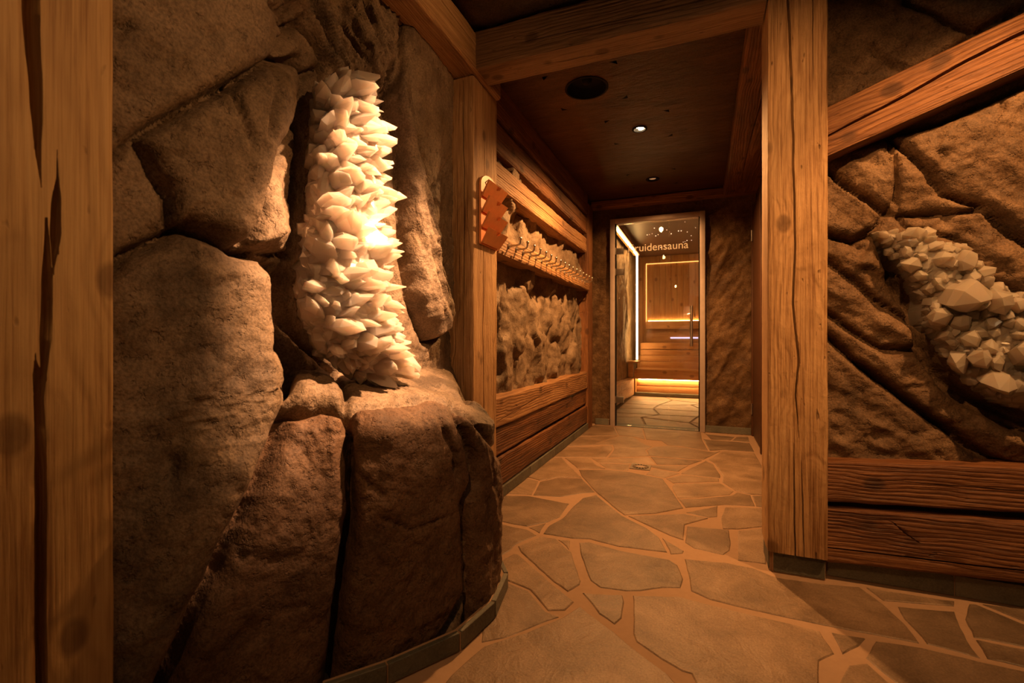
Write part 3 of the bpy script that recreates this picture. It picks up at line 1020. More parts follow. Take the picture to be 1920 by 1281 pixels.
tag(timber('corner_post', (-1.14, 4.645, 0.0), (-1.14, 4.645, 2.24), .20, .22, M['wood_brown'], up=(0, -1, 0), cracks=[('+z', [(0.1, .02, .001), (1.2, .03, .002), (2.1, .02, .001)], .015)], r=.012, wob=.004, seed=51),
    'brown upright post in the far left corner by the glass door', 'post')
# passage, right side and back cross beam
tag(timber('ceiling_beam', (0.335, 2.22, 2.29), (0.335, 4.74, 2.29), .29, .10, M['wood_dark'], r=.015, wob=.005, seed=61, cracks=[('-z', [(0.3, .02, .001), (1.4, .03, .0025), (2.3, .02, .001)], .015)]),
    'dark beam along the right side of the passage ceiling', 'beam')
tag(timber('cross_beam', (-1.05, 4.79, 2.275), (0.47, 4.79, 2.275), .11, .075, M['wood_brown'], r=.012, wob=.004, seed=66),
    'low brown cross beam under the ceiling above the glass door', 'beam')
# right wall: two planks and the diagonal brace
tag(timber('wall_plank', (0.425, 2.115, 0.365), (1.95, 2.115, 0.405 + .05), .145, .150, M['wood_dark'],
           cracks=[('-y', [(0.1, .02, .0006), (0.5, .0, .0016), (1.2, .012, .001)], .01)], r=.012, wob=.007, seed=71, cell=.009, step=.012),
    'upper of the two dark planks below the right rock wall', 'plank')
tag(timber('wall_plank', (0.425, 2.110, 0.172), (1.95, 2.110, 0.235), .15, .20, M['wood_dark'],
           cracks=[('-y', [(0.0, -.045, .002), (0.3, -.05, .0025), (0.6, -.055, .0022), (1.4, -.05, .001)], .02),
                   ('-y', [(0.2, .075, .0008), (0.245, .03, .0016), (0.285, .002, .0006)], .01)], r=.012, wob=.007, seed=76, cell=.009, step=.012),
    'lower and wider of the two dark planks below the right rock wall', 'plank')
tag(timber('diagonal_brace', tuple(np.array([0.37, 2.092, 1.6476])), tuple(np.array([0.37, 2.092, 1.6476]) + np.array([0.90, 0, 0.334]) * 1.25), .13, .172, M['wood_brown'],
           cracks=[('-y', [(0.0, -.022, .0016), (0.12, -.012, .003), (0.3, .0, .0038), (0.5, .02, .0042), (0.62, .026, .0045), (1.2, .03, .004)], .035)],
           r=.010, wob=.004, seed=81, cell=.008, step=.010),
    'cracked diagonal timber brace rising to the right across the rock', 'brace')

# ------------------------------------------------------------------ floor
bm = bmesh.new()
add_box(bm, (-1.6, -1.4, -0.06), (2.2, 4.93, -0.0022))
floor = bm_obj('floor', bm, M['grout'])
floor['kind'] = 'structure'
bm = bmesh.new()
add_box(bm, (-1.15, 4.93, -0.06), (1.1, 8.95, -0.006))
floor_s = bm_obj('floor_sauna', bm, M['rock_door'])
floor_s['kind'] = 'structure'
CV = {'A': (900, 780, 3.4286), 'B': (880, 920, 3.55), 'C': (1160, 920, 3.55), 'D': (1440, 1060, 4.0), 'P': (0, 0, 1.0)}
ST = [
    ('A', [(690, 72), (735, 58), (860, 68), (890, 125), (630, 128)], 0), ('A', [(862, 70), (1040, 78), (1060, 150), (985, 132), (892, 124)], 0),
    ('A', [(1045, 78), (1420, 103), (1430, 155), (1470, 225), (1310, 198), (1205, 188), (1165, 160), (1068, 152)], 0),
    ('A', [(622, 133), (884, 129), (718, 185), (555, 195)], 0),
    ('A', [(895, 128), (980, 133), (1068, 185), (1108, 196), (1066, 222), (1090, 257), (822, 268), (862, 215), (852, 186), (722, 184)], 0),
    ('A', [(552, 200), (700, 200), (845, 190), (855, 215), (812, 266), (470, 262)], 0),
    ('A', [(1110, 200), (1205, 192), (1310, 203), (1480, 232), (1545, 228), (1440, 280), (1360, 278), (1085, 255), (1072, 222)], 0),
    ('A', [(1435, 150), (1480, 155), (1735, 175), (1765, 230), (1560, 218), (1475, 224)], 1), ('A', [(1440, 108), (1470, 120), (1640, 135), (1610, 158), (1485, 152)], 1),
    ('A', [(1645, 135), (1725, 135), (1735, 168), (1620, 158)], 1),
    ('A', [(1095, 262), (1360, 283), (1430, 287), (1345, 315), (1135, 312)], 0), ('A', [(545, 270), (705, 272), (755, 320), (810, 340), (625, 336)], 0),
    ('A', [(715, 272), (820, 275), (1085, 264), (1128, 310), (970, 305), (760, 300)], 0), ('A', [(765, 305), (965, 310), (955, 352), (815, 340)], 0),
    ('A', [(1105, 318), (1340, 320), (1275, 358), (1180, 345), (1130, 335), (1100, 330)], 0),
    ('P', [(1085, 881), (1137, 881), (1179, 885), (1209, 891), (1243, 898), (1256, 915), (1282, 953), (1230, 963), (1171, 966), (1157, 957), (1116, 922), (1090, 893)], 0),
    ('A', [(1090, 352), (1120, 340), (1180, 350), (1265, 365), (1285, 370), (1185, 400), (1065, 374)], 0),
    ('A', [(1300, 360), (1450, 287), (1500, 310), (1550, 385), (1545, 400), (1290, 372)], 0), ('A', [(1295, 378), (1540, 405), (1540, 422), (1240, 432), (1195, 403)], 0),
    ('A', [(1560, 225), (1765, 240), (1820, 330), (1845, 508), (1740, 505), (1640, 480), (1555, 425), (1560, 385), (1510, 305), (1465, 283)], 0),
    ('A', [(1245, 436), (1540, 428), (1635, 485), (1610, 508), (1400, 525), (1270, 530), (1230, 460)], 0),
    ('A', [(1275, 535), (1400, 530), (1610, 512), (1650, 490), (1740, 510), (1770, 580), (1570, 572), (1320, 590)], 0), ('A', [(1745, 512), (1845, 512), (1850, 590), (1775, 582)], 0),
    ('A', [(455, 270), (525, 268), (630, 375), (655, 395), (500, 395), (385, 415), (300, 392)], 0), ('A', [(298, 396), (380, 420), (335, 508), (160, 500)], 0),
    ('A', [(385, 422), (500, 398), (655, 400), (742, 490), (640, 500), (520, 520), (340, 510)], 0),
    ('B', [(225, 33), (400, 36), (665, 88), (605, 175), (520, 210), (385, 238), (290, 225), (175, 195), (165, 115)], 1),
    ('P', [(1118, 928), (1167, 967), (1213, 990), (1236, 1007), (1252, 1036), (1160, 1025), (1105, 1011), (1074, 1010), (1018, 1001), (1028, 986), (1056, 971), (1075, 949), (1092, 934)], 1),
    ('B', [(390, 245), (510, 215), (470, 285)], 0), ('B', [(85, 220), (180, 208), (290, 240), (390, 258), (450, 298), (310, 358), (270, 400), (120, 490), (88, 500)], 0),
    ('B', [(85, 195), (130, 158), (165, 198), (85, 212)], 0), ('B', [(470, 305), (575, 320), (680, 410), (745, 600), (740, 625), (655, 675), (560, 610), (340, 410), (320, 370)], 0),
    ('B', [(590, 325), (675, 330), (670, 395)], 0),
    ('P', [(1085, 1017), (1105, 1016), (1160, 1031), (1216, 1042), (1256, 1049), (1271, 1059), (1283, 1086), (1277, 1103), (1244, 1102), (1202, 1109), (1175, 1109), (1125, 1102), (1106, 1089), (1089, 1044)], 1),
    ('B', [(750, 680), (1020, 695), (1035, 740), (1020, 850), (970, 895), (860, 820)], 1),
    ('B', [(290, 420), (330, 425), (560, 625), (700, 740), (640, 800), (520, 800), (400, 660), (230, 590), (120, 515)], 0),
    ('B', [(80, 520), (110, 525), (230, 600), (395, 665), (510, 800), (600, 840), (370, 930), (230, 985), (80, 1015)], 0),
    ('P', [(908, 1210), (984, 1186), (1057, 1155), (1087, 1136), (1150, 1183), (1176, 1205), (1202, 1225), (1253, 1262), (1300, 1320), (1250, 1500), (960, 1500), (820, 1300), (845, 1264), (880, 1232)], 0),
    ('P', [(1283, 1048), (1363, 1055), (1413, 1065), (1440, 1076), (1458, 1083), (1545, 1095), (1612, 1100), (1655, 1131), (1700, 1172), (1726, 1207), (1635, 1190), (1545, 1173), (1450, 1153), (1380, 1137), (1330, 1124), (1295, 1108), (1291, 1085)], 0),
    ('C', [(60, 170), (430, 155), (600, 185), (445, 228), (432, 330), (340, 300), (210, 240)], 0), ('C', [(452, 235), (640, 250), (735, 260), (750, 330), (745, 400), (700, 430), (500, 385), (440, 345)], 0),
    ('C', [(290, 315), (440, 400), (430, 420), (345, 425)], 0), ('C', [(790, 265), (965, 250), (990, 430), (985, 490), (790, 465)], 0),
    ('C', [(705, 110), (968, 118), (972, 240), (800, 258), (690, 255), (678, 190)], 0), ('C', [(445, 145), (660, 100), (660, 175), (600, 180)], 0),
    ('P', [(1186, 1116), (1273, 1118), (1340, 1135), (1413, 1153), (1480, 1168), (1538, 1183), (1568, 1227), (1538, 1240), (1538, 1281), (1545, 1340), (1400, 1420), (1325, 1330), (1295, 1264), (1278, 1259), (1239, 1236), (1191, 1203), (1186, 1188)], 0),
    ('D', [(470, 500), (735, 550), (690, 610), (560, 670)], 1), ('D', [(730, 165), (1400, 270), (1405, 310), (900, 270), (860, 265)], 1),
    ('D', [(965, 305), (1400, 345), (1500, 560), (1600, 700), (1190, 590), (1150, 540), (1010, 400)], 1), ('D', [(1500, 285), (1560, 290), (1920, 440), (2060, 500), (2060, 640), (1540, 540), (1470, 400)], 1),
    ('D', [(1600, 290), (2060, 340), (2060, 480)], 1), ('D', [(1550, 555), (2060, 655), (2060, 800), (1640, 700)], 1),
    ('D', [(800, 560), (1150, 610), (1600, 720), (2060, 815), (2100, 1100), (1300, 1300), (950, 880), (720, 690)], 1), ('D', [(740, 730), (930, 890), (1200, 1280), (560, 1320), (520, 884), (600, 740)], 0),
]
stone_polys = []


def flagstone(poly2, mat, parent, zt, inset=0.003):
    """poly2: world xy outline; rough-edged slab proud of the grout."""
    pts = []
    n = len(poly2)
    area = sum(poly2[i][0] * poly2[(i + 1) % n][1] - poly2[(i + 1) % n][0] * poly2[i][1] for i in range(n))
    if area < 0:
        poly2 = poly2[::-1]
    for i in range(n):
        a, b = np.array(poly2[i]), np.array(poly2[(i + 1) % n])
        m = max(1, int(np.linalg.norm(b - a) / 0.035))
        for k in range(m):
            pts.append(a + (b - a) * k / m)
    pts = np.array(pts)
    n = len(pts)
    nx_, pv = np.roll(pts, -1, 0), np.roll(pts, 1, 0)
    t = nx_ - pv
    t /= np.linalg.norm(t, axis=1, keepdims=True) + 1e-9
    nin = np.stack([-t[:, 1], t[:, 0]], 1)
    jit = 0.0025 * fbm(np.stack([pts[:, 0] * 40, pts[:, 1] * 40, pts[:, 0] * 0], -1), 2)
    p1 = pts + nin * (inset + jit)[:, None]
    p2 = pts + nin * (inset + jit + 0.004)[:, None]
    bm = bmesh.new()
    lo = [bm.verts.new((p[0], p[1], -0.012)) for p in p1]
    mi = [bm.verts.new((p[0], p[1], zt - 0.0025)) for p in p1]
    hi = [bm.verts.new((p[0], p[1], zt)) for p in p2]
    for i in range(n):
        j = (i + 1) % n
        bm.faces.new((lo[i], lo[j], mi[j], mi[i]))
        bm.faces.new((mi[i], mi[j], hi[j], hi[i]))
    from mathutils.geometry import tessellate_polygon
    for tri in tessellate_polygon([[Vector((p[0], p[1], 0)) for p in p2]]):
        a, b, c = (Vector((p2[q][0], p2[q][1], 0)) for q in tri)
        tri = tri if (b - a).cross(c - a).z > 0 else tri[::-1]
        try:
            bm.faces.new([hi[q] for q in tri])
        except ValueError:
            pass
    me = bpy.data.meshes.new('flagstone')
    bm.to_mesh(me)
    bm.free()
    me.materials.append(mat)
    o = bpy.data.objects.new('flagstone', me)
    COL.objects.link(o)
    o.parent = parent
    return o


for k, (sys_, pl, dk) in enumerate(ST):
    ox, oy, sc = CV[sys_]
    w = [on(ox + p[0] / sc, oy + p[1] / sc, 2, 0.0)[:2] for p in pl]
    stone_polys.append(w)
    flagstone(w, M['stone_dark'] if dk else M['stone'], floor, 0.0005 * (k % 4))


def jitter_stones(xr, yr, nx, ny, parent, skip=None, amp=0.3):
    gx = np.linspace(xr[0], xr[1], nx + 1)
    gy = np.linspace(yr[0], yr[1], ny + 1)
    J = {}
    for i in range(nx + 1):
        for j in range(ny + 1):
            ex, ey = 0 < i < nx, 0 < j < ny
            J[i, j] = (gx[i] + (random.uniform(-1, 1) * amp * (gx[1] - gx[0]) if ex else 0), gy[j] + (random.uniform(-1, 1) * amp * (gy[1] - gy[0]) if ey else 0))
    for i in range(nx):
        for j in range(ny):
            q = [J[i, j], J[i + 1, j], J[i + 1, j + 1], J[i, j + 1]]
            if skip and skip(q):
                continue
            flagstone(q, M['stone'], parent, 0.0005 * random.randint(0, 3), 0.003 if parent is floor else 0.012)


def hit_traced(q):
    c = [(sum(p[0] for p in q) / 4, sum(p[1] for p in q) / 4)] + [tuple(p) for p in q]
    for w in stone_polys:
        wl = [tuple(p) for p in w]
        for x, y in c:
            if pts_in_poly(np.array([x]), np.array([y]), wl)[0]:
                return True
    return False


jitter_stones((-0.85, 1.95), (-1.3, 0.72), 7, 5, floor, hit_traced)
jitter_stones((0.95, 1.95), (0.76, 2.04), 3, 4, floor, hit_traced)
jitter_stones((-1.0, 1.02), (4.98, 7.46), 4, 6, floor_s)
slab('trim_threshold', (-0.845, 4.845, -0.004), (0.0, 4.99, 0.004), M['plinth'])

# floor drain
M['drain'] = plain_mat('worn_drain_metal', (0.36, 0.27, 0.20), 0.6, 0.5)
M['hinge'] = plain_mat('dark_hinge_metal', (0.16, 0.14, 0.12), 0.4, 0.8)
fd = empty('floor_drain', (-0.394, 3.35, 0))
bm = bmesh.new()
add_box(bm, (-0.068, -0.068, -0.002), (0.068, 0.068, 0.0030), 0.001)
bm_obj('plate', bm, plain_mat('drain_plate', (0.20, 0.16, 0.12), 0.45, 0.6), fd)
bm = bmesh.new()
tube(bm, [(0, 0, 0.003), (0, 0, 0.0036)], 0.056, 28)
bm_obj('grate_ring', bm, M['black'], fd)
bm = bmesh.new()
tube(bm, [(0, 0, 0.003), (0, 0, 0.0048)], 0.030, 24)
bm_obj('grate_hub', bm, M['drain'], fd)
for k in range(14):
    a = 2 * math.pi * k / 14
    bm = bmesh.new()
    c, s = math.cos(a), math.sin(a)
    tube(bm, [(c * .028, s * .028, .0040), (c * .055, s * .055, .0040)], .0028, 6)
    bm_obj('grate_bar', bm, M['drain'], fd)
tag(fd, 'square metal floor drain with round slotted grate in the passage floor', 'drain')

# ------------------------------------------------------------------ baseboards (stone plinths)
def plinth(name, p0, p1, th, h, n, side):
    """Row of slate plates from p0 to p1 (plan), thickness th to the given side."""
    p0, p1 = np.array(p0, float), np.array(p1, float)
    d = (p1 - p0)
    L = np.linalg.norm(d)
    d /= L
    nn = np.array([-d[1], d[0]]) * side
    cuts = np.linspace(0, L, n + 1)
    root = None

    def block(a, b, t0, t1, z0, z1, nm, mat, par):
        bm = bmesh.new()
        q = [p0 + d * a + nn * t0, p0 + d * b + nn * t0, p0 + d * b + nn * t1, p0 + d * a + nn * t1]
        lo = [bm.verts.new((x[0], x[1], z0)) for x in q]
        hi = [bm.verts.new((x[0], x[1], z1)) for x in q]
        for i in range(4):
            j = (i + 1) % 4
            bm.faces.new((lo[i], lo[j], hi[j], hi[i]))
        bm.faces.new(hi)
        bm.faces.new(lo[::-1])
        bmesh.ops.bevel(bm, geom=list(bm.edges), offset=0.0015, segments=1, affect='EDGES')
        return bm_obj(nm, bm, mat, par)
    root = block(0, L, -0.012, th - 0.004, -0.003, h - 0.003, name, M['grout'], None)
    root['kind'] = 'structure'
    for a, b in zip(cuts, cuts[1:]):
        block(a + .002, b - .002, 0, th, 0.003, h, 'stone_plate', M['plinth'], root)
    return root


plinth('baseboard_left', (-1.052, 2.30), (-1.052, 4.55), .014, .062, 4, -1)
plinth('baseboard_left_post', (-1.03, 2.035), (-1.03, 2.31), .012, .07, 1, -1)
plinth('baseboard_right', (0.44, 2.095), (1.95, 2.095), .016, .075, 4, -1)
plinth('baseboard_right_post', (0.255, 2.052), (0.428, 2.052), .016, .085, 1, -1)
plinth('baseboard_right_post_side', (0.256, 2.21), (0.256, 2.052), .014, .085, 1, -1)
plinth('baseboard_back_left', (-1.03, 4.845), (-0.888, 4.845), .015, .065, 1, -1)
plinth('baseboard_back_right', (0.036, 4.845), (0.43, 4.845), .015, .065, 1, -1)
PB = [(-.86, .88), (-.765, 1.00), (-.655, 1.185), (-.628, 1.36), (-.66, 1.54), (-.80, 1.73), (-1.02, 1.93)]
for k, (a, b) in enumerate(zip(PB, PB[1:])):
    plinth('baseboard_pedestal', a, b, .016, .055, 1, -1)

# ------------------------------------------------------------------ crystals
def crystal_mesh(name, seed, mat, blunt=0.35, fl=0.50):
    """Six-sided quartz point along +Z, unit radius and unit length."""
    r = random.Random(seed)
    n = 6
    a0 = r.random() * 6.28
    rad = [0.72 + 0.5 * r.random() for _ in range(n)]
    flat = fl + 0.3 * r.random()
    tip = (r.uniform(-.35, .35), r.uniform(-.35, .35))
    V = []
    for z, s in ((0, 0.86), (0.45, 1.0)):
        for k in range(n):
            a = a0 + 2 * math.pi * k / n
            V.append((math.cos(a) * rad[k] * s, math.sin(a) * rad[k] * s * flat, z))
    for k in range(n):
        a = a0 + 2 * math.pi * k / n
        V.append((math.cos(a) * rad[k] * 0.93, math.sin(a) * rad[k] * 0.93 * flat, 1 - blunt + r.uniform(-.10, .10)))
    edge = r.uniform(0.12, 0.42)
    V.append((tip[0] - edge, tip[1] * flat, 1.0))
    V.append((tip[0] + edge, tip[1] * flat, 1.0 - r.uniform(0, .04)))
    Fc = []
    for b in (0, 6):
        for k in range(n):
            Fc.append((b + k, b + (k + 1) % n, b + 6 + (k + 1) % n, b + 6 + k))
    mid = []
    for k in range(n):
        k2 = (k + 1) % n
        a = a0 + 2 * math.pi * (k + .5) / n
        t = 18 if math.cos(a) < 0 else 19
        Fc.append((12 + k, 12 + k2, t))
        tk = 18 if math.cos(a0 + 2 * math.pi * (k - .5) / n) < 0 else 19
        if tk != t:
            Fc.append((12 + k, t, tk))
    Fc.append(tuple(range(5, -1, -1)))
    me = bpy.data.meshes.new(name)
    me.from_pydata(V, [], Fc)
    me.update()
    bm = bmesh.new()
    bm.from_mesh(me)
    bmesh.ops.recalc_face_normals(bm, faces=bm.faces)
    bm.to_mesh(me)
    bm.free()
    me.materials.append(mat)
    return me


def place_crystal(me, base, direc, length, rad, parent, roll):
    o = bpy.data.objects.new('crystal', me)
    COL.objects.link(o)
    o.parent = parent
    q = Vector(direc).normalized().to_track_quat('Z', 'Y')
    o.rotation_mode = 'QUATERNION'
    o.rotation_quaternion = q @ Matrix.Rotation(roll, 3, 'Z').to_quaternion()
    o.location = Vector(base) - Vector(parent.location)
    o.scale = (rad, rad, length)
    return o


# left column of quartz standing on the ledge
ROWS = [(158, 612, 684), (200, 582, 706), (260, 572, 726), (330, 570, 730), (400, 562, 728), (470, 548, 738), (540, 541, 736), (600, 550, 750), (650, 578, 766), (696, 640, 764)]
axis_pts = []
for py, xl, xr in ROWS:
    plane = -1.105 + 0.045 * smooth((py - 300) / 350.0)
    c = on((xl + xr) / 2, py, 0, float(plane))
    zc = (c - CAMP) @ FW
    axis_pts.append((c, (xr - xl) / 2 * zc / F_PX))
cl = empty('quartz_cluster', tuple(axis_pts[-1][0] * np.array([1, 1, 0]) + np.array([0, 0, 0.76])))
var = [crystal_mesh('crystal', 100 + i, M['quartz'], 0.26 + 0.06 * (i % 4)) for i in range(10)]


def axis_at(t):
    u = t * (len(axis_pts) - 1)
    i = min(int(u), len(axis_pts) - 2)
    f = u - i
    return axis_pts[i][0] * (1 - f) + axis_pts[i + 1][0] * f, axis_pts[i][1] * (1 - f) + axis_pts[i + 1][1] * f


nt_, na_ = 60, 48
V, Fc = [], []
for i in range(nt_):
    c, R = axis_at(i / (nt_ - 1))
    for k in range(na_):
        a = 2 * math.pi * k / na_
        d = np.array([math.cos(a), math.sin(a), 0])
        q = c + d * R * 0.72
        q = q + d * 0.022 * float(ridged(q * 22, 2))
        V.append(q - np.array(cl.location))
for i in range(nt_ - 1):
    for k in range(na_):
        Fc.append((i * na_ + k, i * na_ + (k + 1) % na_, (i + 1) * na_ + (k + 1) % na_, (i + 1) * na_ + k))
Fc.append(tuple(range(na_)))
Fc.append(tuple(range(nt_ * na_ - 1, (nt_ - 1) * na_ - 1, -1)))
tag(mesh_obj('crystal_matrix', V, Fc, M['quartz'], cl, flat=True), kind='stuff')
r2 = random.Random(5)
toward = -FW
golden = 0.61803
for k in range(299):
    t = min(1, max(0, (k + 0.5) / 299 + r2.uniform(-.02, .02)))
    c, R = axis_at(t)
    ph = (((k * golden) % 1.0) - 0.5) * math.radians(200) + math.radians(12)
    out = toward * math.cos(ph) + RT * math.sin(ph)
    rightness = math.sin(ph)
    big = r2.random()
    Ln = 0.075 + 0.060 * big ** 2.0
    rad = Ln * r2.uniform(0.22, 0.40)
    base = c + out * (R * 0.72 - 0.024)
    zone = base * 9.0                      # crystals of one zone lean alike
    w1, w2 = float(vnoise(zone)), float(vnoise(zone + 40))
    direc = out * (0.50 + 0.3 * w2) + RT * (0.85 + 0.5 * w1) + UP * (0.45 * w2 - 0.05) + np.array([r2.gauss(0, .14), r2.gauss(0, .14), r2.gauss(0, .14)])
    if rightness > 0.55:
        Ln *= r2.uniform(0.9, 1.35)
        rad *= 0.85
    if rightness < -0.4:
        Ln *= 0.75
        direc = toward * 0.7 + RT * (0.5 + 0.3 * w1) + UP * (0.4 * w2)
    if t < 0.08:
        direc = out * 0.5 + RT * 0.9 + UP * r2.uniform(0, .3)
        Ln *= 0.85
    base = base - RT * (Ln * 0.22)
    place_crystal(var[r2.randrange(10)], base, direc, Ln, rad, cl, r2.random() * 6.28)
for bx_, by_, bd_, br_ in ((706, 440, -0.950, .010),):
    bp = on(bx_, by_, 0, bd_)
    bm = bmesh.new()
    bmesh.ops.create_uvsphere(bm, u_segments=16, v_segments=10, radius=br_)
    b = bm_obj('lamp_bulb', bm, M['bulb'], cl, 60)
    b.location = Vector(bp) - Vector(cl.location)
    tag(b, 'small glowing lamp between the crystals')
tag(cl, 'tall glowing column of white quartz crystals on the rock ledge', 'crystal cluster')

# right quartz vein lying in the rock channel
RV = [(1642, 432), (1690, 436), (1720, 434), (1760, 455), (1800, 462), (1828, 500), (1850, 530), (1925, 556), (2080, 610), (2200, 700), (2200, 860), (2060, 820), (1925, 770), (1870, 755), (1808, 715), (1760, 655), (1735, 605), (1728, 560), (1700, 515), (1670, 475)]
cr = empty('quartz_vein', tuple(on(1850, 650, 1, 2.10)))
var_r = [crystal_mesh('crystal', 300 + i, M['quartz_r'], 0.25 + 0.05 * (i % 4), 0.78) for i in range(10)]
g = grid_plane(1, 2.11, (0.55, 1.55), (0.40, 1.35), 0.012)
px_, py_, zc_ = project(g)
ins = pts_in_poly(px_, py_, RV)
dd = seg_dist(px_, py_, RV, True) * zc_ / F_PX
sd_ = np.where(ins, dd, -dd)
hgt = -0.03 + 0.095 * smooth((sd_ + 0.02) / 0.07) + 8.0 * np.minimum(sd_ + 0.002, 0) + np.where(ins, 0.010 * ridged(g * 24, 2), 0)
g2 = g.copy()
g2[..., 1] -= hgt
nu_, nv_ = ins.shape
V = (g2.reshape(-1, 3) - np.array(cr.location))
keep = [(i * nv_ + j, (i + 1) * nv_ + j, (i + 1) * nv_ + j + 1, i * nv_ + j + 1) for i in range(nu_ - 1) for j in range(nv_ - 1) if (sd_[i:i + 2, j:j + 2] > -0.020).any()]
us, inv = np.unique(np.array(keep), return_inverse=True)
tag(mesh_obj('crystal_matrix', V[us], inv.reshape(-1, 4), M['quartz_r'], cr, flat=True), kind='stuff')
cand = np.argwhere(ins & (dd > 0.005))
r3 = random.Random(9)
placed = []
tries = 0
while len(placed) < 290 and tries < 14000:
    tries += 1
    i, j = cand[r3.randrange(len(cand))]
    p = g2[i, j]
    rad = 0.022 + 0.038 * r3.random() ** 1.4 if tries < 1500 else 0.012 + 0.012 * r3.random()
    if dd[i, j] < 0.03:
        rad = min(rad, 0.026)
    rad = min(rad, 0.012 + 0.7 * dd[i, j])
    if any(np.linalg.norm(p - q) < 0.62 * (rad + rq) for q, rq in placed):
        continue
    placed.append((p, rad))
    Ln = rad * r3.uniform(1.5, 2.3)
    edge = dd[i, j] < 0.03
    direc = np.array([r3.uniform(-.65, .45), -1.0, r3.uniform(-.45, .75)])
    gi, gj = cand.mean(0)
    if edge:
        inw = np.array([(gi - i), 0, (gj - j)], float)
        direc = direc * np.array([.4, 1, .4]) + 0.25 * inw / (np.linalg.norm(inw) + 1e-6)
    place_crystal(var_r[r3.randrange(10)], p + np.array([0, 0.03, 0]), direc, Ln + 0.02, rad, cr, r3.random() * 6.28)
tag(cr, 'clear chunky quartz crystal vein set into the right rock wall', 'crystal cluster')

# ------------------------------------------------------------------ glass door
FY = 4.825
df = empty('door_1', (-0.40, FY, 0))
df['kind'] = 'structure'
x0, x1, zt = -0.872, 0.034, 2.128
fw_ = 0.048


def fbox(nm, lo, hi, mat, par, bev=.003):
    return box(nm, lo, hi, mat, par, bev)


fbox('frame_jamb', (x0, FY - .01, 0), (x0 + fw_, FY + .09, zt), M['alu'], df)
fbox('frame_jamb', (x1 - fw_, FY - .01, 0), (x1, FY + .09, zt), M['alu'], df)
fbox('frame_head', (x0 + fw_, FY - .01, zt - fw_), (x1 - fw_, FY + .09, zt), M['alu'], df)
fbox('seal', (x0 + fw_, FY + .01, 0.0), (x0 + fw_ + .010, FY + .05, zt - fw_), M['black'], df, .001)
fbox('seal', (x1 - fw_ - .010, FY + .01, 0.0), (x1 - fw_, FY + .05, zt - fw_), M['black'], df, .001)
GY = FY + .022
pane = fbox('glass_pane', (x0 + fw_ + .006, GY, 0.012), (x1 - fw_ - .006, GY + .008, zt - fw_ - .006), M['glass'], df, .0008)
for zc in (1.80, 1.585, 0.27):
    hb = fbox('hinge', (x0 + fw_ + .002, GY - .014, zc - .03), (x0 + fw_ + .085, GY + .020, zc + .03), M['hinge'], df, .002)
    bm = bmesh.new()
    tube(bm, [(x0 + fw_ + .002, GY - .016, zc - .035), (x0 + fw_ + .002, GY - .016, zc + .035)], .010, 12)
    pin = bm_obj('hinge_pin', bm, M['steel'], hb, 50)
    pin.location = -Vector(df.location)
bm = bmesh.new()
tube(bm, [(-0.088, GY - .055, .825), (-0.088, GY - .055, 1.215)], .0135, 16)
for z in (.90, 1.14):
    tube(bm, [(-0.088, GY - .055, z), (-0.088, GY + .002, z)], .007, 10)
hd = bm_obj('pull_handle', bm, M['steel'], df, 50)
hd.location = -Vector(df.location)
# lettering on the glass
cu = bpy.data.curves.new('lettering', 'FONT')
cu.body = 'Kruidensauna'
cu.extrude = 0.0004
cu.size = 0.1
tmp = bpy.data.objects.new('tmp_text', cu)
COL.objects.link(tmp)
bpy.context.view_layer.update()
wtxt = tmp.dimensions.x
me = bpy.data.meshes.new_from_object(tmp.evaluated_get(bpy.context.evaluated_depsgraph_get()))
bpy.data.objects.remove(tmp)
s = 0.575 / wtxt
for v in me.vertices:
    v.co = Vector((v.co.x * s, -v.co.z, v.co.y * s))
me.materials.clear()
me.materials.append(M['etch'])
tx = bpy.data.objects.new('lettering', me)
COL.objects.link(tx)
tx.parent = df
tx.location = Vector((-0.700, GY - .0012, 1.785)) - Vector(df.location)
tag(tx, 'frosted white lettering on the glass')

# dark door in the right passage wall
dr = empty('door_2', (0.465, 4.5, 0))
dr['kind'] = 'structure'
box('door_leaf', (0.440, 4.12, 0.01), (0.472, 4.80, 2.10), M['door_brown'], dr, .004)
box('door_frame', (0.425, 4.06, 0.0), (0.475, 4.115, 2.14), M['door_brown'], dr, .004)
box('door_frame', (0.430, 4.805, 0.0), (0.475, 4.85, 2.14), M['door_brown'], dr, .004)
for zc in (0.25, 1.85):
    bm = bmesh.new()
    tube(bm, [(0.432, 4.802, zc - .05), (0.432, 4.802, zc + .05)], .008, 10)
    h = bm_obj('hinge', bm, M['steel'], dr, 50)
    h.location = -Vector(dr.location)

# ------------------------------------------------------------------ sauna
# back wall of vertical boards
bm = bmesh.new()
add_box(bm, (-1.15, 8.84, 0), (1.1, 8.95, 2.45))
wb = bm_obj('wall_sauna_back', bm, M['black'])
wb['kind'] = 'structure'
bx = -1.05
proto = None
while bx < 1.05:
    if proto is None:
        bm = bmesh.new()
        add_box(bm, (0, -.049, -.012), (2.40, .049, .012), .002)
        proto = bm_obj('plank', bm, M['sauna_wood'], wb, 40)
        o = proto
    else:
        o = proto.copy()
        COL.objects.link(o)
    o.rotation_euler = (0, -math.pi / 2, -math.pi / 2)
    o.location = (bx, 8.826, 0.02)
    bx += 0.1


def board(parent, nm, x0, x1, y0, y1, z0, z1, mat=None):
    bm = bmesh.new()
    add_box(bm, (0, -(y1 - y0) / 2, -(z1 - z0) / 2), (x1 - x0, (y1 - y0) / 2, (z1 - z0) / 2), .003)
    o = bm_obj(nm, bm, mat or M['sauna_wood'], parent, 40)
    o.location = Vector((x0, (y0 + y1) / 2, (z0 + z1) / 2)) - Vector(parent.location)
    return o


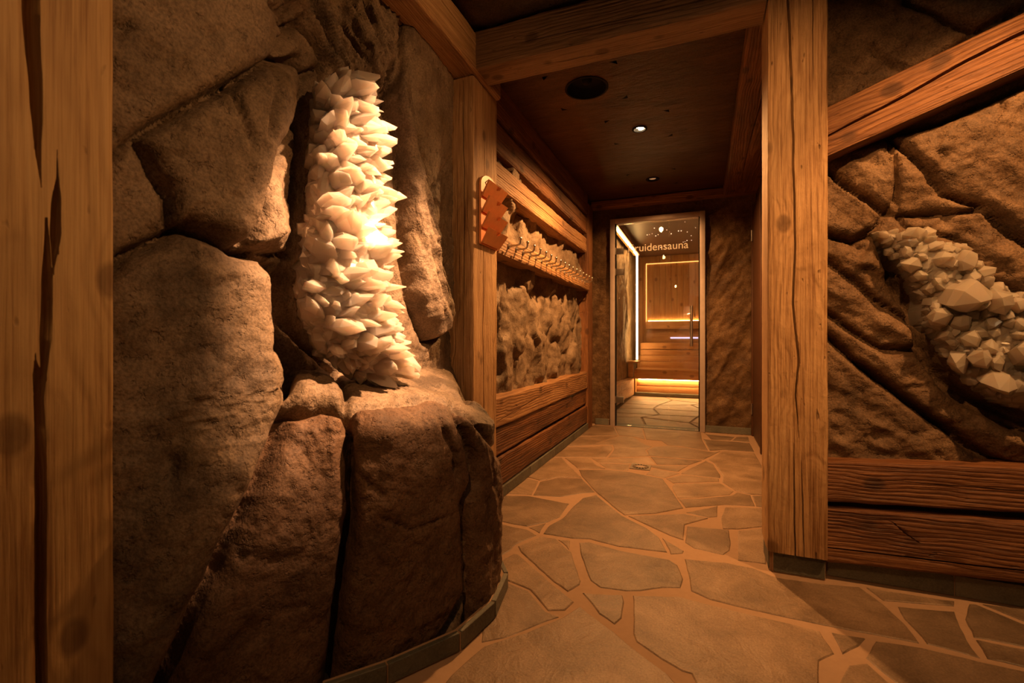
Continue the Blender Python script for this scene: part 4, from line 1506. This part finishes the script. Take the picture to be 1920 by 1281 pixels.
BX0, BX1 = -0.95, 1.04
b1 = empty('sauna_bench', (0, 7.75, 0))
board(b1, 'plinth', BX0 - .05, BX1, 7.50, 7.98, 0.0, 0.055, M['plinth'])
board(b1, 'riser_board', BX0, BX1, 7.54, 7.565, .058, .153)
board(b1, 'riser_board', BX0, BX1, 7.54, 7.565, .162, .262)
board(b1, 'fascia_board', BX0, BX1, 7.45, 7.475, .272, .418)
for k in range(5):
    board(b1, 'seat_slat', BX0, BX1, 7.477 + k * .105, 7.477 + k * .105 + .098, .392, .420)
board(b1, 'end_board', BX0 - .025, BX0 - .002, 7.45, 7.98, .06, .418)
tag(b1, 'lowest sauna bench behind the glass door, lit from beneath its edge', 'bench')
b2 = empty('sauna_bench', (0, 8.2, 0))
for k in range(4):
    board(b2, 'riser_board', BX0 + .01, BX1, 8.0, 8.022, .424 + k * .101, .424 + k * .101 + .089)
for k in range(4):
    board(b2, 'seat_slat', BX0 + .01, BX1, 8.024 + k * .105, 8.024 + k * .105 + .098, .802, .830)
tag(b2, 'middle sauna bench with a four board riser', 'bench')
b3 = empty('sauna_bench', (0, 8.6, 0))
board(b3, 'fascia_board', -0.90, BX1, 8.45, 8.472, 1.068, 1.205)
for k in range(3):
    board(b3, 'seat_slat', -0.90, BX1, 8.475 + k * .112, 8.475 + k * .112 + .104, 1.18, 1.207)
board(b3, 'support_panel', -0.90, BX1, 8.55, 8.57, .83, 1.068)
tag(b3, 'highest sauna bench against the boarded back wall', 'bench')
ba = empty('armrest_block', (-0.93, 7.6, 0.40))
board(ba, 'cap_board', -1.06, -0.90, 7.33, 7.66, .525, .548)
board(ba, 'side_board', -1.05, -0.985, 7.34, 7.44, .30, .523)
tag(ba, 'small wooden corner shelf left of the sauna benches', 'shelf')
tag(timber('wall_log', (-1.03, 5.05, .20), (-1.03, 7.42, .16), .11, .26, M['wood_beam'], cracks=[('-y', [(0.1, 0, .002), (1.3, .02, .003), (2.2, 0, .001)], .02)], r=.02, wob=.008, seed=91),
    'thick pale log low along the left sauna wall', 'log')


def led(nm, lo, hi, mat, label):
    bm = bmesh.new()
    add_box(bm, lo, hi, .001)
    return tag(bm_obj(nm, bm, mat), label, 'light strip')


led('led_strip', (-0.965, 5.25, 2.226), (-0.945, 7.70, 2.246), M['led'], 'bright horizontal light strip below the sauna ceiling on the left')
led('led_strip', (-0.975, 7.70, 0.56), (-0.951, 7.722, 2.245), M['led'], 'bright vertical light strip down the left sauna corner')
M['led_bench'] = emit_mat('led_bench', (1.0, 0.60, 0.22), 60.0)
led('led_strip', (BX0 + .03, 7.500, .266), (BX1, 7.535, .280), M['led_bench'], 'bright light strip under the edge of the lowest sauna bench')
led('led_strip', (-0.94, 8.795, 1.20), (-0.928, 8.808, 2.27), M['led_soft'], 'thin vertical amber light line on the sauna back wall')
led('led_strip', (-0.93, 8.795, 2.258), (0.0, 8.808, 2.270), M['led_soft'], 'thin horizontal amber light line near the top of the sauna back wall')
led('led_strip', (-0.90, 8.79, 1.212), (BX1, 8.806, 1.222), M['led'], 'amber light strip behind the highest sauna bench')
led('led_strip', (-0.50, 8.535, .90), (-0.05, 8.548, .925), M['blue_led_glint'], 'glowing strip imitating a bluish LED reflection under the highest sauna bench')  # bluish LED reflection, put in as a glowing strip
led('cove_board', (-1.02, 5.2, 2.256), (-0.93, 7.78, 2.30), M['sauna_wood'], 'wooden cove board above the left sauna light strip')['category'] = 'cove'
star_me = None
rs = random.Random(3)
for k in range(46):
    if star_me is None:
        bm = bmesh.new()
        bmesh.ops.create_icosphere(bm, subdivisions=1, radius=1.0)
        star_me = bpy.data.meshes.new('star_light')
        bm.to_mesh(star_me)
        bm.free()
        star_me.materials.append(M['star'])
    o = bpy.data.objects.new('star_light', star_me)
    COL.objects.link(o)
    sx = rs.uniform(-0.75, 0.55)
    sy = 5.15 + 2.9 * rs.random()
    rd = rs.choice((.005, .006, .009))
    o.scale = (rd, rd, rd)
    o.location = (sx, sy, 2.398)
    tag(o, 'tiny star light in the dark sauna ceiling', 'light', 'star lights in the sauna ceiling')

# ------------------------------------------------------------------ downlights and speaker
def downlight(loc, r, label, mat, two=False):
    e = empty('downlight', loc)
    bm = bmesh.new()
    seg = 28
    prof = [(r + .012, 0.0), (r + .012, -.004), (r, -.006), (r * .9, .0), (r * .82, .03)]
    rings = []
    for rr, z in prof:
        rings.append([bm.verts.new((rr * math.cos(2 * math.pi * k / seg), rr * math.sin(2 * math.pi * k / seg), z)) for k in range(seg)])
    for a, b in zip(rings, rings[1:]):
        for k in range(seg):
            bm.faces.new((a[k], a[(k + 1) % seg], b[(k + 1) % seg], b[k]))
    bm_obj('trim_ring', bm, M['black'], e, 40)
    offs = [(0, 0)] if not two else [(-.012, -.020), (.008, .022)]
    for ox, oy in offs:
        bm = bmesh.new()
        rr = r * (.45 if two else .62)
        tube(bm, [(ox, oy, .006), (ox, oy, .012)], rr, 20)
        bm_obj('lens', bm, mat, e)
    tag(e, label, 'ceiling light')
    return e


downlight((DL_CORR[0], DL_CORR[1], 2.313), .038, 'glowing recessed downlight in the middle of the passage ceiling', M['lamp'], True)
downlight((DL_CORR2[0], DL_CORR2[1], 2.313), .046, 'dim recessed downlight in the passage ceiling near the glass door', M['lamp_dim'])
downlight((DL_FRONT[0], DL_FRONT[1], 2.392), .038, 'recessed downlight in the ceiling above the viewer', M['lamp'])
downlight((DL_POST[0], DL_POST[1], 2.392), .038, 'recessed downlight in the ceiling in front of the portal', M['lamp'])
downlight((DL_SIDE[0], DL_SIDE[1], 2.392), .038, 'recessed downlight in the ceiling at the right, aimed at the left wall', M['lamp'])
downlight((DL_CRYS[0], DL_CRYS[1], 2.392), .038, 'recessed downlight above the glowing quartz column', M['lamp'])
downlight((DL_SAUNA[0], DL_SAUNA[1], 2.398), .036, 'recessed downlight in the sauna ceiling behind the glass door', M['lamp'])
downlight((DL_RIGHT[0], DL_RIGHT[1], 2.392), .038, 'recessed downlight above the right quartz vein', M['lamp'])
sp = empty('ceiling_speaker', (-0.60, 2.585, 2.313))
bm = bmesh.new()
seg = 40
rings = []
for rr, z in [(.121, 0), (.121, -.003), (.110, -.004), (.108, .03), (.09, .05), (.03, .055)]:
    rings.append([bm.verts.new((rr * math.cos(2 * math.pi * k / seg), rr * math.sin(2 * math.pi * k / seg), z)) for k in range(seg)])
for a, b in zip(rings, rings[1:]):
    for k in range(seg):
        bm.faces.new((a[k], a[(k + 1) % seg], b[(k + 1) % seg], b[k]))
bm.faces.new(rings[-1])
bm_obj('rim', bm, M['black'], sp, 40)
bm = bmesh.new()
bmesh.ops.create_uvsphere(bm, u_segments=16, v_segments=8, radius=.03)
o = bm_obj('cone_cap', bm, M['black'], sp, 60)
o.location = (0, 0, .05)
tag(sp, 'round black speaker opening in the passage ceiling', 'speaker')

# ------------------------------------------------------------------ hook rail
rk = empty('hook_rail', (-1.085, 2.32, 1.42))
rl = timber('rail', (-1.085, 2.32, 1.418), (-1.085, 4.53, 1.424), .125, .115, M['wood_beam'], cracks=[('-z', [(0.2, 0, .001), (1, .01, .002), (2, 0, .001)], .012)], r=.012, wob=.005, seed=41)
rl.parent = rk
rl.location = Vector(rl.location) - Vector(rk.location)
hk = None
for k in range(17):
    y = 2.46 + k * 0.1165
    if hk is None:
        bm = bmesh.new()
        tube(bm, [(0, 0, 0), (.004, 0, 0)], .011, 12)
        tube(bm, [(.003, 0, 0), (.040, 0, .0), (.052, 0, .003), (.057, 0, .010), (.058, 0, .024)], .0045, 8)
        bmesh.ops.create_uvsphere(bm, u_segments=10, v_segments=6, radius=.0075, matrix=Matrix.Translation((.058, 0, .027)))
        hk = bm_obj('hook', bm, M['steel'], rk, 50)
        o = hk
    else:
        o = hk.copy()
        COL.objects.link(o)
        o.parent = rk
    o.scale = (1.25, 1.5, 1.35)
    o.location = Vector((-1.0245, y, 1.432)) - Vector(rk.location)
tag(rk, 'timber rail with a row of small steel coat hooks', 'coat rack')

# ------------------------------------------------------------------ pocket holder on the left post
hp = empty('pocket_holder', (-1.028, 2.187, 1.375))
HX = 0.012
bm = bmesh.new()
# back board with an arched top: local x out, y along, z up
arc = [(-.105, 0), (.105, 0), (.105, .300)] + [(.105 * math.cos(t), .300 + .062 * math.sin(t)) for t in np.linspace(0.25, math.pi - 0.25, 12)] + [(-.105, .300)]
lo = [bm.verts.new((0, y, z)) for y, z in arc]
hi = [bm.verts.new((HX, y, z)) for y, z in arc]
for i in range(len(arc)):
    j = (i + 1) % len(arc)
    bm.faces.new((lo[i], lo[j], hi[j], hi[i]))
bm.faces.new(hi)
bm.faces.new(lo[::-1])
bm_obj('back_board', bm, M['holder'], hp)
for k in range(4):
    zb = .008 + k * .078
    bm = bmesh.new()
    out = [(-.102, 0.0), (.102, 0.0), (.116, 1.0), (.026, 1.0), (.020, .80), (0, .70), (-.020, .80), (-.026, 1.0), (-.116, 1.0)]
    H, O, TH = .068, .046, .010

    def pt(y, v, th):
        return bm.verts.new((HX + O * v + th * .85, y, zb + H * v - th * .5))
    fr = [pt(y, v, TH) for y, v in out]
    bk = [pt(y, v, 0) for y, v in out]
    for i in range(len(out)):
        j = (i + 1) % len(out)
        bm.faces.new((bk[i], bk[j], fr[j], fr[i]))
    f1 = bm.faces.new(fr)
    f2 = bm.faces.new(bk[::-1])
    bmesh.ops.triangulate(bm, faces=[f1, f2])
    pk = bm_obj('pocket_board', bm, M['holder'], hp)
# burned mark: leaf-shaped eye with a small curl
bm = bmesh.new()
mk = []
for t in np.linspace(0, 1, 14):
    mk.append((HX + .0008, -.055 + .10 * t, .318 + .030 * math.sin(math.pi * t) - .012 * t))
tube(bm, mk, .0022, 6)
mk = [(HX + .0008, -.055 + .085 * t, .318 - .030 * math.sin(math.pi * t) + .004 * t) for t in np.linspace(0, 1, 12)]
tube(bm, mk, .0016, 6)
tube(bm, [(HX + .0008, -.02 + .012 * math.cos(t) + .004 * t, .318 + .012 * math.sin(t)) for t in np.linspace(0, 5, 14)], .0016, 6)
tube(bm, [(HX + .0008, .0, .318), (HX + .0008, .03, .306), (HX + .0008, .048, .298)], .0022, 6)
bm_obj('burned_emblem', bm, M['ink'], hp)
tag(hp, 'reddish wooden holder with four tilted pockets and a burned emblem', 'holder')
